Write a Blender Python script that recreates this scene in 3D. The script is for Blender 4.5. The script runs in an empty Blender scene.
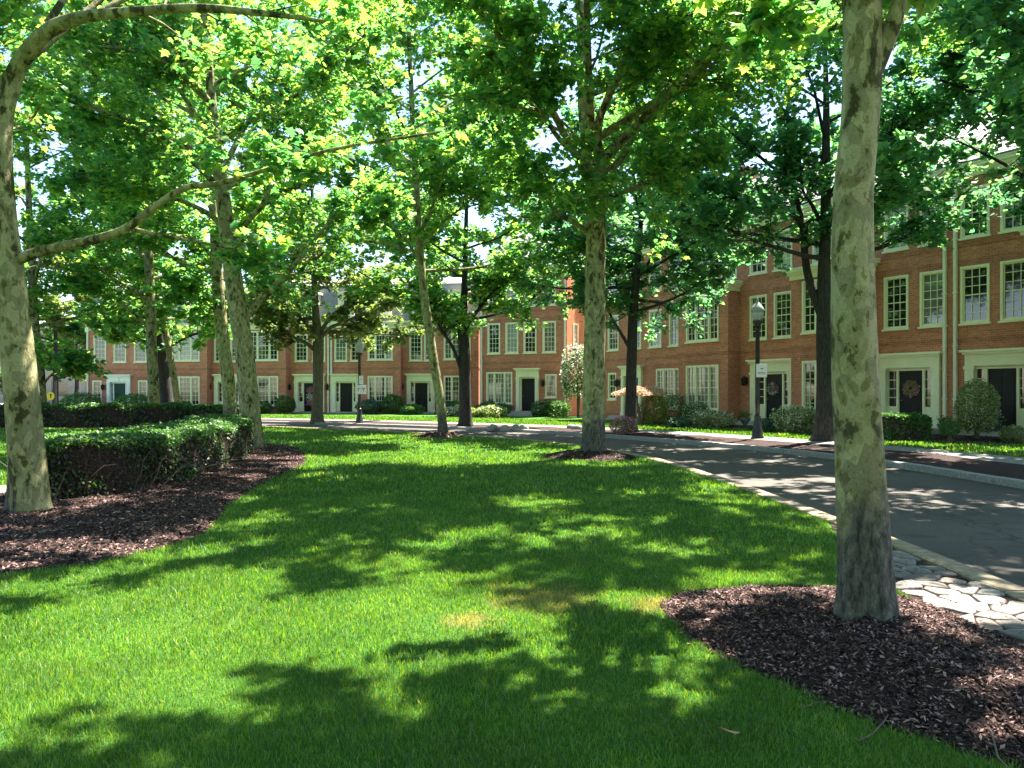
import bpy, math, random
import numpy as np
from mathutils import Vector
R = math.radians
scene = bpy.context.scene
C = scene.collection
rng = np.random.default_rng(7)
random.seed(7)

# ------------------------------------------------------------------ camera, sky, sun, exposure
HOR, F, CAMZ = 392.0, 770.0, 1.6
cam_d = bpy.data.cameras.new('camera')
cam = bpy.data.objects.new('camera', cam_d)
C.objects.link(cam)
cam.location = (0, 0, CAMZ)
cam.rotation_euler = (R(90), 0, 0)
cam_d.sensor_width = 36
cam_d.lens = F / 1024 * 36
cam_d.shift_y = (HOR - 384) / 1024
cam_d.clip_start = 0.05
cam_d.clip_end = 3000
scene.camera = cam

SUN_AZ, SUN_EL = 40.0, 61.0        # azimuth measured from straight ahead towards the right
world = bpy.data.worlds.new('World')
scene.world = world
world.use_nodes = True
wn = world.node_tree
sky = wn.nodes.new('ShaderNodeTexSky')
sky.sky_type = 'NISHITA'
sky.sun_disc = False
sky.sun_elevation = R(SUN_EL)
sky.sun_rotation = R(SUN_AZ)
sky.air_density = 1.0
sky.dust_density = 0.4
sky.ozone_density = 1.6
bg = wn.nodes['Background']
bg.inputs['Strength'].default_value = 0.072
wn.links.new(sky.outputs[0], bg.inputs['Color'])

sd = bpy.data.lights.new('sun', 'SUN')
sd.energy = 5.0
sd.angle = R(0.53)
sd.color = (1.0, 0.94, 0.84)
sun = bpy.data.objects.new('sun', sd)
C.objects.link(sun)
SDIR = Vector((math.sin(R(SUN_AZ)) * math.cos(R(SUN_EL)), math.cos(R(SUN_AZ)) * math.cos(R(SUN_EL)), math.sin(R(SUN_EL))))
sun.rotation_euler = SDIR.to_track_quat('Z', 'Y').to_euler()
sun.location = (20, 25, 60)

vs = scene.view_settings
vs.view_transform = 'Standard'
vs.look = 'None'
vs.gamma = 1.0
vs.exposure = 2.62
vs.use_curve_mapping = False
scene.cycles.max_bounces = 8
scene.cycles.transparent_max_bounces = 8

# ------------------------------------------------------------------ node material helper
class NM:
    def __init__(s, name):
        s.m = bpy.data.materials.new(name)
        s.m.use_nodes = True
        s.t = s.m.node_tree
        s.p = s.t.nodes['Principled BSDF']
        s.out = s.t.nodes['Material Output']
    def n(s, typ, **kw):
        nd = s.t.nodes.new(typ)
        for k, v in kw.items():
            setattr(nd, k, v)
        return nd
    def l(s, a, b):
        s.t.links.new(a, b)
    def val(s, sock, v):
        if hasattr(v, 'is_output'):
            s.l(v, sock)
        elif isinstance(v, (tuple, list)) and len(v) == 3 and len(sock.default_value) == 4:
            sock.default_value = (*v, 1)
        else:
            sock.default_value = v
    def coord(s, kind='Object'):
        return s.n('ShaderNodeTexCoord').outputs[kind]
    def mapping(s, vec, scale=(1, 1, 1)):
        m = s.n('ShaderNodeMapping')
        s.l(vec, m.inputs['Vector'])
        m.inputs['Scale'].default_value = scale
        return m.outputs[0]
    def noise(s, vec, scale, detail=4, rough=0.55, dist=0.0):
        nd = s.n('ShaderNodeTexNoise')
        s.l(vec, nd.inputs['Vector'])
        nd.inputs['Scale'].default_value = scale
        nd.inputs['Detail'].default_value = detail
        nd.inputs['Roughness'].default_value = rough
        nd.inputs['Distortion'].default_value = dist
        return nd.outputs['Fac']
    def ramp(s, fac, stops, interp='LINEAR'):
        r = s.n('ShaderNodeValToRGB')
        s.l(fac, r.inputs[0])
        r.color_ramp.interpolation = interp
        els = r.color_ramp.elements
        while len(els) < len(stops):
            els.new(0.5)
        for e, (p, c) in zip(els, stops):
            e.position = p
            e.color = (*c, 1) if not isinstance(c, float) else (c, c, c, 1)
        return r.outputs[0]
    def mix(s, fac, a, b, mode='MIX'):
        m = s.n('ShaderNodeMix', data_type='RGBA', blend_type=mode)
        s.val(m.inputs[0], fac)
        s.val(m.inputs[6], a)
        s.val(m.inputs[7], b)
        return m.outputs[2]
    def math(s, op, a, b=0.0):
        m = s.n('ShaderNodeMath', operation=op)
        s.val(m.inputs[0], a)
        s.val(m.inputs[1], b)
        return m.outputs[0]
    def bump(s, h, strength=0.5, dist=0.02):
        b = s.n('ShaderNodeBump')
        s.l(h, b.inputs['Height'])
        b.inputs['Strength'].default_value = strength
        b.inputs['Distance'].default_value = dist
        s.l(b.outputs[0], s.p.inputs['Normal'])
    def base(s, v, rough=0.6, spec=0.5, metal=0.0):
        s.val(s.p.inputs['Base Color'], v)
        s.val(s.p.inputs['Roughness'], rough)
        s.p.inputs['Specular IOR Level'].default_value = spec
        s.p.inputs['Metallic'].default_value = metal

def plain(name, col, rough=0.6, spec=0.5, var=0.12, scale=6.0, metal=0.0):
    m = NM(name)
    f = m.noise(m.coord(), scale, 5)
    c0 = tuple(x * (1 - var) for x in col)
    c1 = tuple(min(1, x * (1 + var)) for x in col)
    m.base(m.ramp(f, [(0.3, c0), (0.7, c1)]), rough, spec, metal)
    m.bump(f, 0.15, 0.01)
    return m.m

def leaf_mat(name, stops, trans, tw=0.45, gloss=0.03, clump=0.6):
    """thin leaf: diffuse + translucent + weak gloss; colour varies leaf by leaf and in clumps"""
    m = NM(name)
    g = m.n('ShaderNodeNewGeometry')
    rnd = g.outputs['Random Per Island']
    cl = m.noise(m.coord(), clump, 2)
    f = m.math('ADD', m.math('MULTIPLY', rnd, 0.6), m.math('MULTIPLY', cl, 0.42))
    col = m.ramp(f, stops)
    tcol = m.mix(1.0, col, trans, 'MULTIPLY')
    d = m.n('ShaderNodeBsdfDiffuse')
    m.l(col, d.inputs['Color'])
    t = m.n('ShaderNodeBsdfTranslucent')
    m.l(tcol, t.inputs['Color'])
    mx = m.n('ShaderNodeMixShader')
    mx.inputs[0].default_value = tw
    m.l(d.outputs[0], mx.inputs[1])
    m.l(t.outputs[0], mx.inputs[2])
    gl = m.n('ShaderNodeBsdfGlossy')
    gl.inputs['Roughness'].default_value = 0.55
    gl.inputs['Color'].default_value = (0.9, 0.95, 0.9, 1)
    mx2 = m.n('ShaderNodeMixShader')
    mx2.inputs[0].default_value = gloss
    m.l(mx.outputs[0], mx2.inputs[1])
    m.l(gl.outputs[0], mx2.inputs[2])
    m.l(mx2.outputs[0], m.out.inputs['Surface'])
    return m.m

def brick_mat(name, c1, c2, mortar, tone=(0.8, 1.15)):
    m = NM(name)
    co = m.coord()
    sp = m.n('ShaderNodeSeparateXYZ')
    m.l(co, sp.inputs[0])
    cb = m.n('ShaderNodeCombineXYZ')
    m.l(m.math('ADD', sp.outputs[0], sp.outputs[1]), cb.inputs[0])
    m.l(sp.outputs[2], cb.inputs[1])
    br = m.n('ShaderNodeTexBrick')
    m.l(cb.outputs[0], br.inputs['Vector'])
    br.inputs['Scale'].default_value = 1.0
    br.inputs['Brick Width'].default_value = 0.21
    br.inputs['Row Height'].default_value = 0.075
    br.inputs['Mortar Size'].default_value = 0.008
    br.inputs['Bias'].default_value = -0.1
    br.inputs['Color1'].default_value = (*c1, 1)
    br.inputs['Color2'].default_value = (*c2, 1)
    br.inputs['Mortar'].default_value = (*mortar, 1)
    big = m.noise(co, 0.55, 5, 0.6)
    fine = m.noise(co, 9.0, 3)
    t = m.ramp(big, [(0.3, tone[0]), (0.7, tone[1])])
    t2 = m.ramp(fine, [(0.3, 0.85), (0.7, 1.12)])
    col = m.mix(1.0, m.mix(1.0, br.outputs['Color'], t, 'MULTIPLY'), t2, 'MULTIPLY')
    m.base(col, 0.85, 0.2)
    m.bump(br.outputs['Fac'], -0.4, 0.01)
    return m.m

M = {}
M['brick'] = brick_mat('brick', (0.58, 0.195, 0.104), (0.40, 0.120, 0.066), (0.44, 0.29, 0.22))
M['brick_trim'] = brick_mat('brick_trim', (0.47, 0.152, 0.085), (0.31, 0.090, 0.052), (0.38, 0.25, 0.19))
M['brick_sunlit_side'] = brick_mat('brick_sunlit_side', (0.62, 0.205, 0.075), (0.54, 0.165, 0.06), (0.5, 0.32, 0.2))  # more orange copy of the brick, sunlight put into its colour
M['cream'] = plain('cream_paint', (0.80, 0.75, 0.53), 0.5, 0.3, 0.05, 3)
M['white'] = plain('white_paint', (0.80, 0.79, 0.75), 0.45, 0.4, 0.04, 3)
M['black_door'] = plain('black_door', (0.010, 0.0095, 0.010), 0.5, 0.25, 0.2, 3)
M['green_door'] = plain('green_door', (0.012, 0.045, 0.03), 0.5, 0.25, 0.2, 3)
M['black_metal'] = plain('black_metal', (0.018, 0.018, 0.02), 0.4, 0.5, 0.2, 20)
M['brass'] = plain('brass', (0.55, 0.38, 0.14), 0.3, 0.5, 0.1, 20, 1.0)
M['spout'] = plain('downspout_paint', (0.72, 0.68, 0.55), 0.5, 0.4, 0.06, 3)
M['step_stone'] = plain('step_stone', (0.36, 0.33, 0.29), 0.8, 0.3, 0.2, 5)

def pane_mat(name, col, var):
    m = NM(name)
    f = m.noise(m.coord(), 1.3, 3)
    m.base(m.ramp(f, [(0.35, tuple(x * (1 - var) for x in col)), (0.7, tuple(x * (1 + var) for x in col))]), 0.035, 1.0)
    m.p.inputs['IOR'].default_value = 1.5
    w = m.noise(m.mapping(m.coord(), (1, 1, 1)), 2.2, 2)
    m.bump(w, 0.03, 0.02)
    return m.m
M['pane_dark'] = pane_mat('window_glass_dark_room', (0.015, 0.016, 0.016), 0.5)
M['pane_curtain'] = pane_mat('window_glass_net_curtain', (0.16, 0.16, 0.14), 0.4)
def blind_mat():
    m = NM('window_glass_closed_blind')
    sp = m.n('ShaderNodeSeparateXYZ')
    m.l(m.coord(), sp.inputs[0])
    w = m.math('FRACT', m.math('MULTIPLY', sp.outputs[2], 14.0))
    m.base(m.ramp(w, [(0.0, (0.10, 0.10, 0.10)), (0.35, (0.30, 0.31, 0.31)), (0.95, (0.42, 0.43, 0.42)), (1.0, (0.1, 0.1, 0.1))]), 0.05, 1.0)
    m.p.inputs['IOR'].default_value = 1.6
    return m.m
M['pane_blind'] = blind_mat()

def slate_mat(name, col):
    m = NM(name)
    co = m.coord()
    sp = m.n('ShaderNodeSeparateXYZ')
    m.l(co, sp.inputs[0])
    cb = m.n('ShaderNodeCombineXYZ')
    m.l(sp.outputs[0], cb.inputs[0])
    m.l(m.math('ADD', sp.outputs[2], m.math('MULTIPLY', sp.outputs[1], 0.6)), cb.inputs[1])
    br = m.n('ShaderNodeTexBrick')
    m.l(cb.outputs[0], br.inputs['Vector'])
    br.inputs['Scale'].default_value = 1
    br.inputs['Brick Width'].default_value = 0.3
    br.inputs['Row Height'].default_value = 0.18
    br.inputs['Mortar Size'].default_value = 0.008
    br.inputs['Color1'].default_value = (*col, 1)
    br.inputs['Color2'].default_value = (*[x * 0.75 for x in col], 1)
    br.inputs['Mortar'].default_value = (*[x * 0.3 for x in col], 1)
    t = m.ramp(m.noise(co, 0.9, 4), [(0.3, 0.8), (0.7, 1.15)])
    m.base(m.mix(1.0, br.outputs['Color'], t, 'MULTIPLY'), 0.6, 0.4)
    return m.m
M['slate'] = slate_mat('slate', (0.25, 0.225, 0.232))
M['slate_green'] = slate_mat('mansard_slate', (0.27, 0.27, 0.235))

def bark_plane(name, lo, hi):
    m = NM(name)
    co = m.coord()
    st = m.mapping(co, (1.0, 1.0, 0.55))
    a = m.noise(st, 3.6, 7, 0.62, 0.4)
    b = m.noise(st, 12.0, 6, 0.65, 0.3)
    patches = m.ramp(m.math('ADD', m.math('MULTIPLY', a, 0.7), m.math('MULTIPLY', b, 0.3)),
                     [(0.0, (0.062, 0.058, 0.019)), (0.435, (0.105, 0.097, 0.034)), (0.455, (0.25, 0.228, 0.105)), (0.50, (0.315, 0.288, 0.15)), (0.57, (0.19, 0.168, 0.068)), (0.615, (0.10, 0.09, 0.032))], 'CONSTANT')
    vo = m.n('ShaderNodeTexVoronoi')
    m.l(m.mapping(m.mix(0.06, co, m.n('ShaderNodeTexNoise').outputs['Color']), (1, 1, 0.6)), vo.inputs['Vector'])
    vo.inputs['Scale'].default_value = 13.0
    plate = m.ramp(vo.outputs['Color'], [(0.2, 0.72), (0.5, 1.0), (0.8, 1.16)], 'CONSTANT')
    patches = m.mix(1.0, patches, plate, 'MULTIPLY')
    gr = m.noise(m.mapping(co, (1, 1, 0.35)), 26, 5, 0.7)
    grey = m.ramp(gr, [(0.35, (0.032, 0.029, 0.024)), (0.5, (0.095, 0.088, 0.074)), (0.68, (0.18, 0.168, 0.14))])
    sp = m.n('ShaderNodeSeparateXYZ')
    m.l(co, sp.inputs[0])
    hz = m.math('ADD', sp.outputs[2], m.math('MULTIPLY', m.math('SUBTRACT', a, 0.5), 2.6))
    k = m.ramp(m.math('MULTIPLY', hz, 0.5), [(lo, 0.0), (hi, 1.0)])
    fine = m.ramp(m.noise(co, 60, 3), [(0.3, 0.82), (0.7, 1.12)])
    m.base(m.mix(1.0, m.mix(k, grey, patches), fine, 'MULTIPLY'), 0.85, 0.2)
    m.bump(m.math('ADD', gr, m.math('MULTIPLY', b, 0.8)), 0.55, 0.03)
    return m.m
def bark_dark(name, c0, c1, c2):
    m = NM(name)
    co = m.coord()
    g = m.noise(m.mapping(co, (1, 1, 0.22)), 22, 6, 0.7)
    m.base(m.ramp(g, [(0.35, c0), (0.5, c1), (0.7, c2)]), 0.9, 0.15)
    m.bump(g, 0.8, 0.03)
    return m.m
M['bark_plane'] = bark_plane('plane_bark', 0.36, 0.62)
M['bark_plane_olive'] = bark_plane('plane_bark_olive', -0.3, 0.12)
M['bark_dark'] = bark_dark('dark_bark', (0.02, 0.018, 0.017), (0.045, 0.04, 0.037), (0.08, 0.075, 0.068))
M['bark_olive'] = bark_dark('olive_bark', (0.05, 0.047, 0.035), (0.11, 0.105, 0.07), (0.17, 0.16, 0.11))
M['twig'] = plain('twig', (0.13, 0.10, 0.075), 0.9, 0.2, 0.35, 15)

M['leaf_plane'] = leaf_mat('plane_leaf', [(0.25, (0.030, 0.118, 0.056)), (0.5, (0.064, 0.180, 0.060)), (0.75, (0.16, 0.25, 0.052))], (3.3, 3.0, 1.5), 0.54)
M['leaf_dark'] = leaf_mat('dark_leaf', [(0.25, (0.036, 0.115, 0.078)), (0.5, (0.062, 0.155, 0.082)), (0.8, (0.11, 0.20, 0.062))], (2.8, 3.1, 1.8), 0.48)
M['leaf_olive'] = leaf_mat('olive_leaf', [(0.25, (0.055, 0.11, 0.04)), (0.5, (0.09, 0.145, 0.045)), (0.8, (0.13, 0.18, 0.05))], (2.8, 2.4, 1.3), 0.46)
M['leaf_hedge'] = leaf_mat('hedge_leaf', [(0.25, (0.022, 0.075, 0.018)), (0.55, (0.052, 0.135, 0.026)), (0.85, (0.12, 0.20, 0.035))], (2.0, 2.2, 1.0), 0.3, 0.04)
M['leaf_brown'] = leaf_mat('dry_hedge_leaf', [(0.2, (0.018, 0.016, 0.011)), (0.6, (0.045, 0.036, 0.024)), (0.9, (0.09, 0.07, 0.045))], (1.2, 1.0, 0.8), 0.2, 0.05)
M['leaf_pale'] = leaf_mat('pale_shrub_leaf', [(0.2, (0.06, 0.10, 0.03)), (0.5, (0.16, 0.20, 0.07)), (0.8, (0.40, 0.42, 0.24))], (1.6, 1.6, 1.0), 0.35)
M['leaf_teal'] = leaf_mat('blue_green_leaf', [(0.2, (0.03, 0.075, 0.05)), (0.6, (0.07, 0.14, 0.085)), (0.9, (0.16, 0.25, 0.16))], (1.4, 1.6, 1.2), 0.3)
M['petal_white'] = leaf_mat('white_petal', [(0.2, (0.5, 0.5, 0.42)), (0.6, (0.68, 0.67, 0.58)), (0.9, (0.78, 0.77, 0.7))], (1, 1, 0.9), 0.3)
M['petal_pink'] = leaf_mat('pink_petal', [(0.2, (0.50, 0.16, 0.25)), (0.6, (0.62, 0.28, 0.36)), (0.9, (0.72, 0.45, 0.50))], (1, 0.9, 0.9), 0.3)
M['leaf_peach'] = leaf_mat('peach_leaf', [(0.2, (0.52, 0.30, 0.22)), (0.55, (0.62, 0.42, 0.32)), (0.9, (0.60, 0.52, 0.30))], (1, 0.9, 0.8), 0.3)
M['leaf_lime'] = leaf_mat('lime_leaf', [(0.2, (0.10, 0.15, 0.02)), (0.6, (0.18, 0.24, 0.03)), (0.9, (0.30, 0.34, 0.08))], (1.6, 1.6, 0.8), 0.4)

DRY = [(0.25, 5.95, 0.75), (1.15, 5.75, 0.5), (-0.3, 5.4, 0.35), (1.22, 5.2, 0.25)]
def grass_mat(name, blade):
    m = NM(name)
    co = m.coord()
    n1 = m.noise(co, 0.7, 4)
    n2 = m.noise(co, 5.0, 4)
    sepv = m.n('ShaderNodeSeparateXYZ')
    m.l(co, sepv.inputs[0])
    flat = m.n('ShaderNodeCombineXYZ')
    m.l(sepv.outputs[0], flat.inputs[0])
    m.l(sepv.outputs[1], flat.inputs[1])
    dry = None
    for (x, y, r) in DRY:
        v = m.n('ShaderNodeVectorMath', operation='DISTANCE')
        m.l(flat.outputs[0], v.inputs[0])
        v.inputs[1].default_value = (x, y, 0)
        q = m.math('SUBTRACT', 1.0, m.math('DIVIDE', v.outputs['Value'], r))
        dry = q if dry is None else m.math('MAXIMUM', dry, q)
    dry = m.ramp(m.math('ADD', dry, m.math('MULTIPLY', m.math('SUBTRACT', n2, 0.5), 1.6)), [(0.3, 0.0), (0.85, 0.6)])
    if blade:
        g = m.n('ShaderNodeNewGeometry')
        f = m.math('ADD', m.math('MULTIPLY', g.outputs['Random Per Island'], 0.6), m.math('MULTIPLY', n1, 0.4))
        col = m.ramp(f, [(0.2, (0.022, 0.100, 0.009)), (0.5, (0.068, 0.190, 0.014)), (0.8, (0.17, 0.29, 0.030))])
        dr = m.ramp(g.outputs['Random Per Island'], [(0.2, (0.20, 0.20, 0.05)), (0.8, (0.36, 0.29, 0.12))])
        straw = m.ramp(m.math('FRACT', m.math('MULTIPLY', g.outputs['Random Per Island'], 37.0)), [(0.965, 0.0), (0.98, 0.7)])
        col = m.mix(straw, m.mix(1.0, col, m.ramp(m.noise(co, 1.7, 4), [(0.3, 0.72), (0.7, 1.2)]), 'MULTIPLY'), dr)
        col = m.mix(dry, col, dr)
        d = m.n('ShaderNodeBsdfDiffuse')
        m.l(col, d.inputs['Color'])
        t = m.n('ShaderNodeBsdfTranslucent')
        m.l(m.mix(1.0, col, (2.1, 1.75, 0.7), 'MULTIPLY'), t.inputs['Color'])
        mx = m.n('ShaderNodeMixShader')
        mx.inputs[0].default_value = 0.45
        m.l(d.outputs[0], mx.inputs[1])
        m.l(t.outputs[0], mx.inputs[2])
        gl = m.n('ShaderNodeBsdfGlossy')
        gl.inputs['Roughness'].default_value = 0.5
        mx2 = m.n('ShaderNodeMixShader')
        mx2.inputs[0].default_value = 0.05
        m.l(mx.outputs[0], mx2.inputs[1])
        m.l(gl.outputs[0], mx2.inputs[2])
        m.l(mx2.outputs[0], m.out.inputs['Surface'])
    else:
        n3 = m.noise(co, 40, 4, 0.7)
        col = m.ramp(m.math('ADD', m.math('MULTIPLY', n1, 0.4), m.math('MULTIPLY', n3, 0.6)), [(0.3, (0.022, 0.075, 0.012)), (0.5, (0.05, 0.14, 0.018)), (0.7, (0.10, 0.20, 0.03))])
        m.base(m.mix(dry, col, (0.22, 0.18, 0.08)), 0.9, 0.1)
        m.bump(n3, 1.0, 0.05)
    return m.m
M['lawn'] = grass_mat('lawn_soil_and_thatch', False)
M['blade'] = grass_mat('grass_blade', True)

def mulch_mat(chip):
    m = NM('mulch_chip' if chip else 'mulch')
    co = m.coord()
    if chip:
        g = m.n('ShaderNodeNewGeometry')
        col = m.ramp(g.outputs['Random Per Island'], [(0.0, (0.012, 0.009, 0.008)), (0.45, (0.050, 0.031, 0.026)), (0.8, (0.15, 0.088, 0.078)), (1.0, (0.44, 0.28, 0.24))])
        m.base(col, 0.85, 0.1)
    else:
        f = m.noise(co, 35, 6, 0.75)
        m.base(m.ramp(f, [(0.35, (0.014, 0.009, 0.008)), (0.5, (0.05, 0.030, 0.026)), (0.68, (0.15, 0.09, 0.08))]), 0.9, 0.15)
        m.bump(f, 1.0, 0.06)
    return m.m
M['mulch'] = mulch_mat(False)
M['chip'] = mulch_mat(True)

def asphalt():
    m = NM('asphalt')
    co = m.coord()
    a = m.noise(co, 90, 4, 0.7)
    b = m.noise(co, 0.5, 5, 0.6)
    c = m.ramp(a, [(0.3, (0.052, 0.045, 0.038)), (0.55, (0.090, 0.077, 0.064)), (0.75, (0.175, 0.153, 0.130))])
    cr = m.n('ShaderNodeTexVoronoi', feature='DISTANCE_TO_EDGE')
    wv = m.n('ShaderNodeVectorMath', operation='ADD')
    m.l(co, wv.inputs[0])
    wn_ = m.n('ShaderNodeTexNoise')
    wn_.inputs['Scale'].default_value = 1.3
    m.l(co, wn_.inputs['Vector'])
    m.l(wn_.outputs['Color'], wv.inputs[1])
    m.l(wv.outputs[0], cr.inputs['Vector'])
    cr.inputs['Scale'].default_value = 0.33
    crack = m.ramp(cr.outputs['Distance'], [(0.0, 0.45), (0.008, 1.0)])
    worn = m.ramp(b, [(0.3, 0.72), (0.5, 1.0), (0.7, 1.25)])
    spots = m.ramp(m.noise(co, 2.6, 3), [(0.32, 0.7), (0.4, 1.0)])
    m.base(m.mix(1.0, m.mix(1.0, m.mix(1.0, c, worn, 'MULTIPLY'), crack, 'MULTIPLY'), spots, 'MULTIPLY'), 0.8, 0.25)
    m.bump(a, 0.5, 0.01)
    return m.m
M['asphalt'] = asphalt()
def stone_mat(name, cols, isl=False, sc=12):
    m = NM(name)
    co = m.coord()
    a = m.noise(co, sc, 6, 0.65)
    col = m.ramp(a, [(0.3, tuple(x * 0.65 for x in cols[0])), (0.5, cols[0]), (0.7, cols[1])])
    if isl:
        g = m.n('ShaderNodeNewGeometry')
        col = m.mix(1.0, col, m.ramp(g.outputs['Random Per Island'], [(0.0, (0.62, 0.58, 0.54)), (0.5, (0.95, 0.93, 0.9)), (0.85, (1.2, 1.14, 1.06)), (1.0, (1.15, 0.85, 0.66))]), 'MULTIPLY')
    m.base(col, 0.8, 0.3)
    m.bump(a, 0.5, 0.02)
    return m.m
M['kerb'] = stone_mat('tan_kerb', ((0.25, 0.195, 0.125), (0.34, 0.275, 0.185)))
M['granite'] = stone_mat('granite_kerb', ((0.24, 0.24, 0.235), (0.36, 0.35, 0.34)), False, 18)
M['cobble'] = stone_mat('pale_cobble', ((0.18, 0.166, 0.152), (0.30, 0.28, 0.26)), True, 9)
M['concrete'] = stone_mat('footpath_concrete', ((0.20, 0.187, 0.165), (0.27, 0.255, 0.23)), False, 3)
M['brickpath'] = brick_mat('brick_path', (0.30, 0.13, 0.10), (0.24, 0.10, 0.08), (0.2, 0.15, 0.12))
M['beige'] = plain('beige_render', (0.36, 0.31, 0.25), 0.8, 0.2, 0.15, 0.6)
M['yellow'] = plain('yellow_sign', (0.75, 0.62, 0.02), 0.4, 0.4, 0.05, 3)
M['sign_white'] = plain('sign_white', (0.75, 0.75, 0.74), 0.4, 0.4, 0.03, 3)
M['ink'] = plain('sign_ink', (0.04, 0.04, 0.05), 0.5, 0.3, 0.1, 3)
M['globe'] = plain('frosted_lamp_globe', (0.34, 0.36, 0.36), 0.2, 0.8, 0.08, 4)
M['terracotta'] = plain('dark_planter', (0.16, 0.15, 0.14), 0.7, 0.3, 0.2, 6)
M['deadleaf'] = plain('dead_leaf', (0.36, 0.20, 0.12), 0.7, 0.3, 0.25, 30)
M['ground'] = plain('bare_ground', (0.10, 0.11, 0.05), 0.95, 0.1, 0.3, 0.5)

# ------------------------------------------------------------------ mesh helpers
def mesh_np(name, verts, polys, mats, midx=None, smooth=False):
    """polys: list of integer arrays (n,k)"""
    me = bpy.data.meshes.new(name)
    verts = np.asarray(verts, dtype=np.float32)
    me.vertices.add(len(verts))
    me.vertices.foreach_set('co', verts.ravel())
    loops = np.concatenate([p.ravel() for p in polys]).astype(np.int32)
    tot = np.concatenate([np.full(len(p), p.shape[1], dtype=np.int32) for p in polys])
    st = np.concatenate([[0], np.cumsum(tot)[:-1]]).astype(np.int32)
    me.loops.add(len(loops))
    me.loops.foreach_set('vertex_index', loops)
    me.polygons.add(len(tot))
    me.polygons.foreach_set('loop_start', st)
    if midx is not None:
        me.polygons.foreach_set('material_index', np.asarray(midx, dtype=np.int32))
    if smooth is not False:
        me.polygons.foreach_set('use_smooth', np.full(len(tot), True) if smooth is True else smooth)
    for m_ in (mats if isinstance(mats, (list, tuple)) else [mats]):
        me.materials.append(m_)
    me.update(calc_edges=True)
    return me

class MB:
    """collects shapes into one mesh"""
    def __init__(s):
        s.v = []
        s.f = []
        s.mi = []
        s.sm = []
    def add(s, verts, faces, mi=0, smooth=False):
        o = len(s.v)
        s.v.extend([tuple(map(float, v)) for v in verts])
        for f in faces:
            s.f.append(tuple(i + o for i in f))
            s.mi.append(mi)
            s.sm.append(smooth)
    def box(s, x0, x1, y0, y1, z0, z1, mi=0):
        v = [(x0, y0, z0), (x1, y0, z0), (x1, y1, z0), (x0, y1, z0), (x0, y0, z1), (x1, y0, z1), (x1, y1, z1), (x0, y1, z1)]
        s.add(v, [(0, 3, 2, 1), (4, 5, 6, 7), (0, 1, 5, 4), (1, 2, 6, 5), (2, 3, 7, 6), (3, 0, 4, 7)], mi)
    def quad(s, a, b, c, d, mi=0):
        s.add([a, b, c, d], [(0, 1, 2, 3)], mi)
    def lathe(s, prof, n=20, cx=0, cy=0, mi=0, smooth=True):
        v = []
        for (r, z) in prof:
            for k in range(n):
                a = 2 * math.pi * k / n
                v.append((cx + r * math.cos(a), cy + r * math.sin(a), z))
        f = []
        for i in range(len(prof) - 1):
            for k in range(n):
                f.append((i * n + k, i * n + (k + 1) % n, (i + 1) * n + (k + 1) % n, (i + 1) * n + k))
        f.append(tuple(range(n))[::-1])
        f.append(tuple((len(prof) - 1) * n + k for k in range(n)))
        s.add(v, f, mi, smooth)
    def tube(s, pts, rad, n=6, mi=0):
        v, f = tube_np(np.array(pts, float), np.array(rad, float), n)
        s.add(v, [tuple(q) for q in f], mi, True)
    def prism(s, outline, y0, y1, mi=0):
        """outline in XZ, extruded along y"""
        n = len(outline)
        v = [(x, y0, z) for x, z in outline] + [(x, y1, z) for x, z in outline]
        f = [tuple(range(n)), tuple(range(2 * n - 1, n - 1, -1))]
        for i in range(n):
            j = (i + 1) % n
            f.append((i, i + n, j + n, j))
        s.add(v, f, mi)
    def mesh(s, name, mats):
        me = bpy.data.meshes.new(name)
        me.from_pydata(s.v, [], s.f)
        for m_ in (mats if isinstance(mats, (list, tuple)) else [mats]):
            me.materials.append(m_)
        me.polygons.foreach_set('material_index', s.mi)
        me.polygons.foreach_set('use_smooth', s.sm)
        me.update()
        return me
    def build(s, name, mats, parent=None, loc=(0, 0, 0)):
        return link(name, s.mesh(name, mats), parent, loc)

def link(name, data, parent=None, loc=(0, 0, 0)):
    o = bpy.data.objects.new(name, data)
    C.objects.link(o)
    o.location = loc
    if parent is not None:
        o.parent = parent
    return o
def tag(o, label, cat, group=None, kind=None):
    o['label'] = label
    o['category'] = cat
    if group:
        o['group'] = group
    if kind:
        o['kind'] = kind
    return o
def thing(name, label, cat, loc=(0, 0, 0), rz=0.0, group=None):
    o = link(name, None, None, loc)
    o.rotation_euler = (0, 0, rz)
    return tag(o, label, cat, group)
def struct(o, label=None, cat=None):
    o['kind'] = 'structure'
    if label:
        o['label'] = label
        o['category'] = cat
    return o
def bevel(o, w=0.01, seg=2):
    b = o.modifiers.new('bevel', 'BEVEL')
    b.width = w
    b.segments = seg
    b.limit_method = 'ANGLE'
    return o

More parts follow.
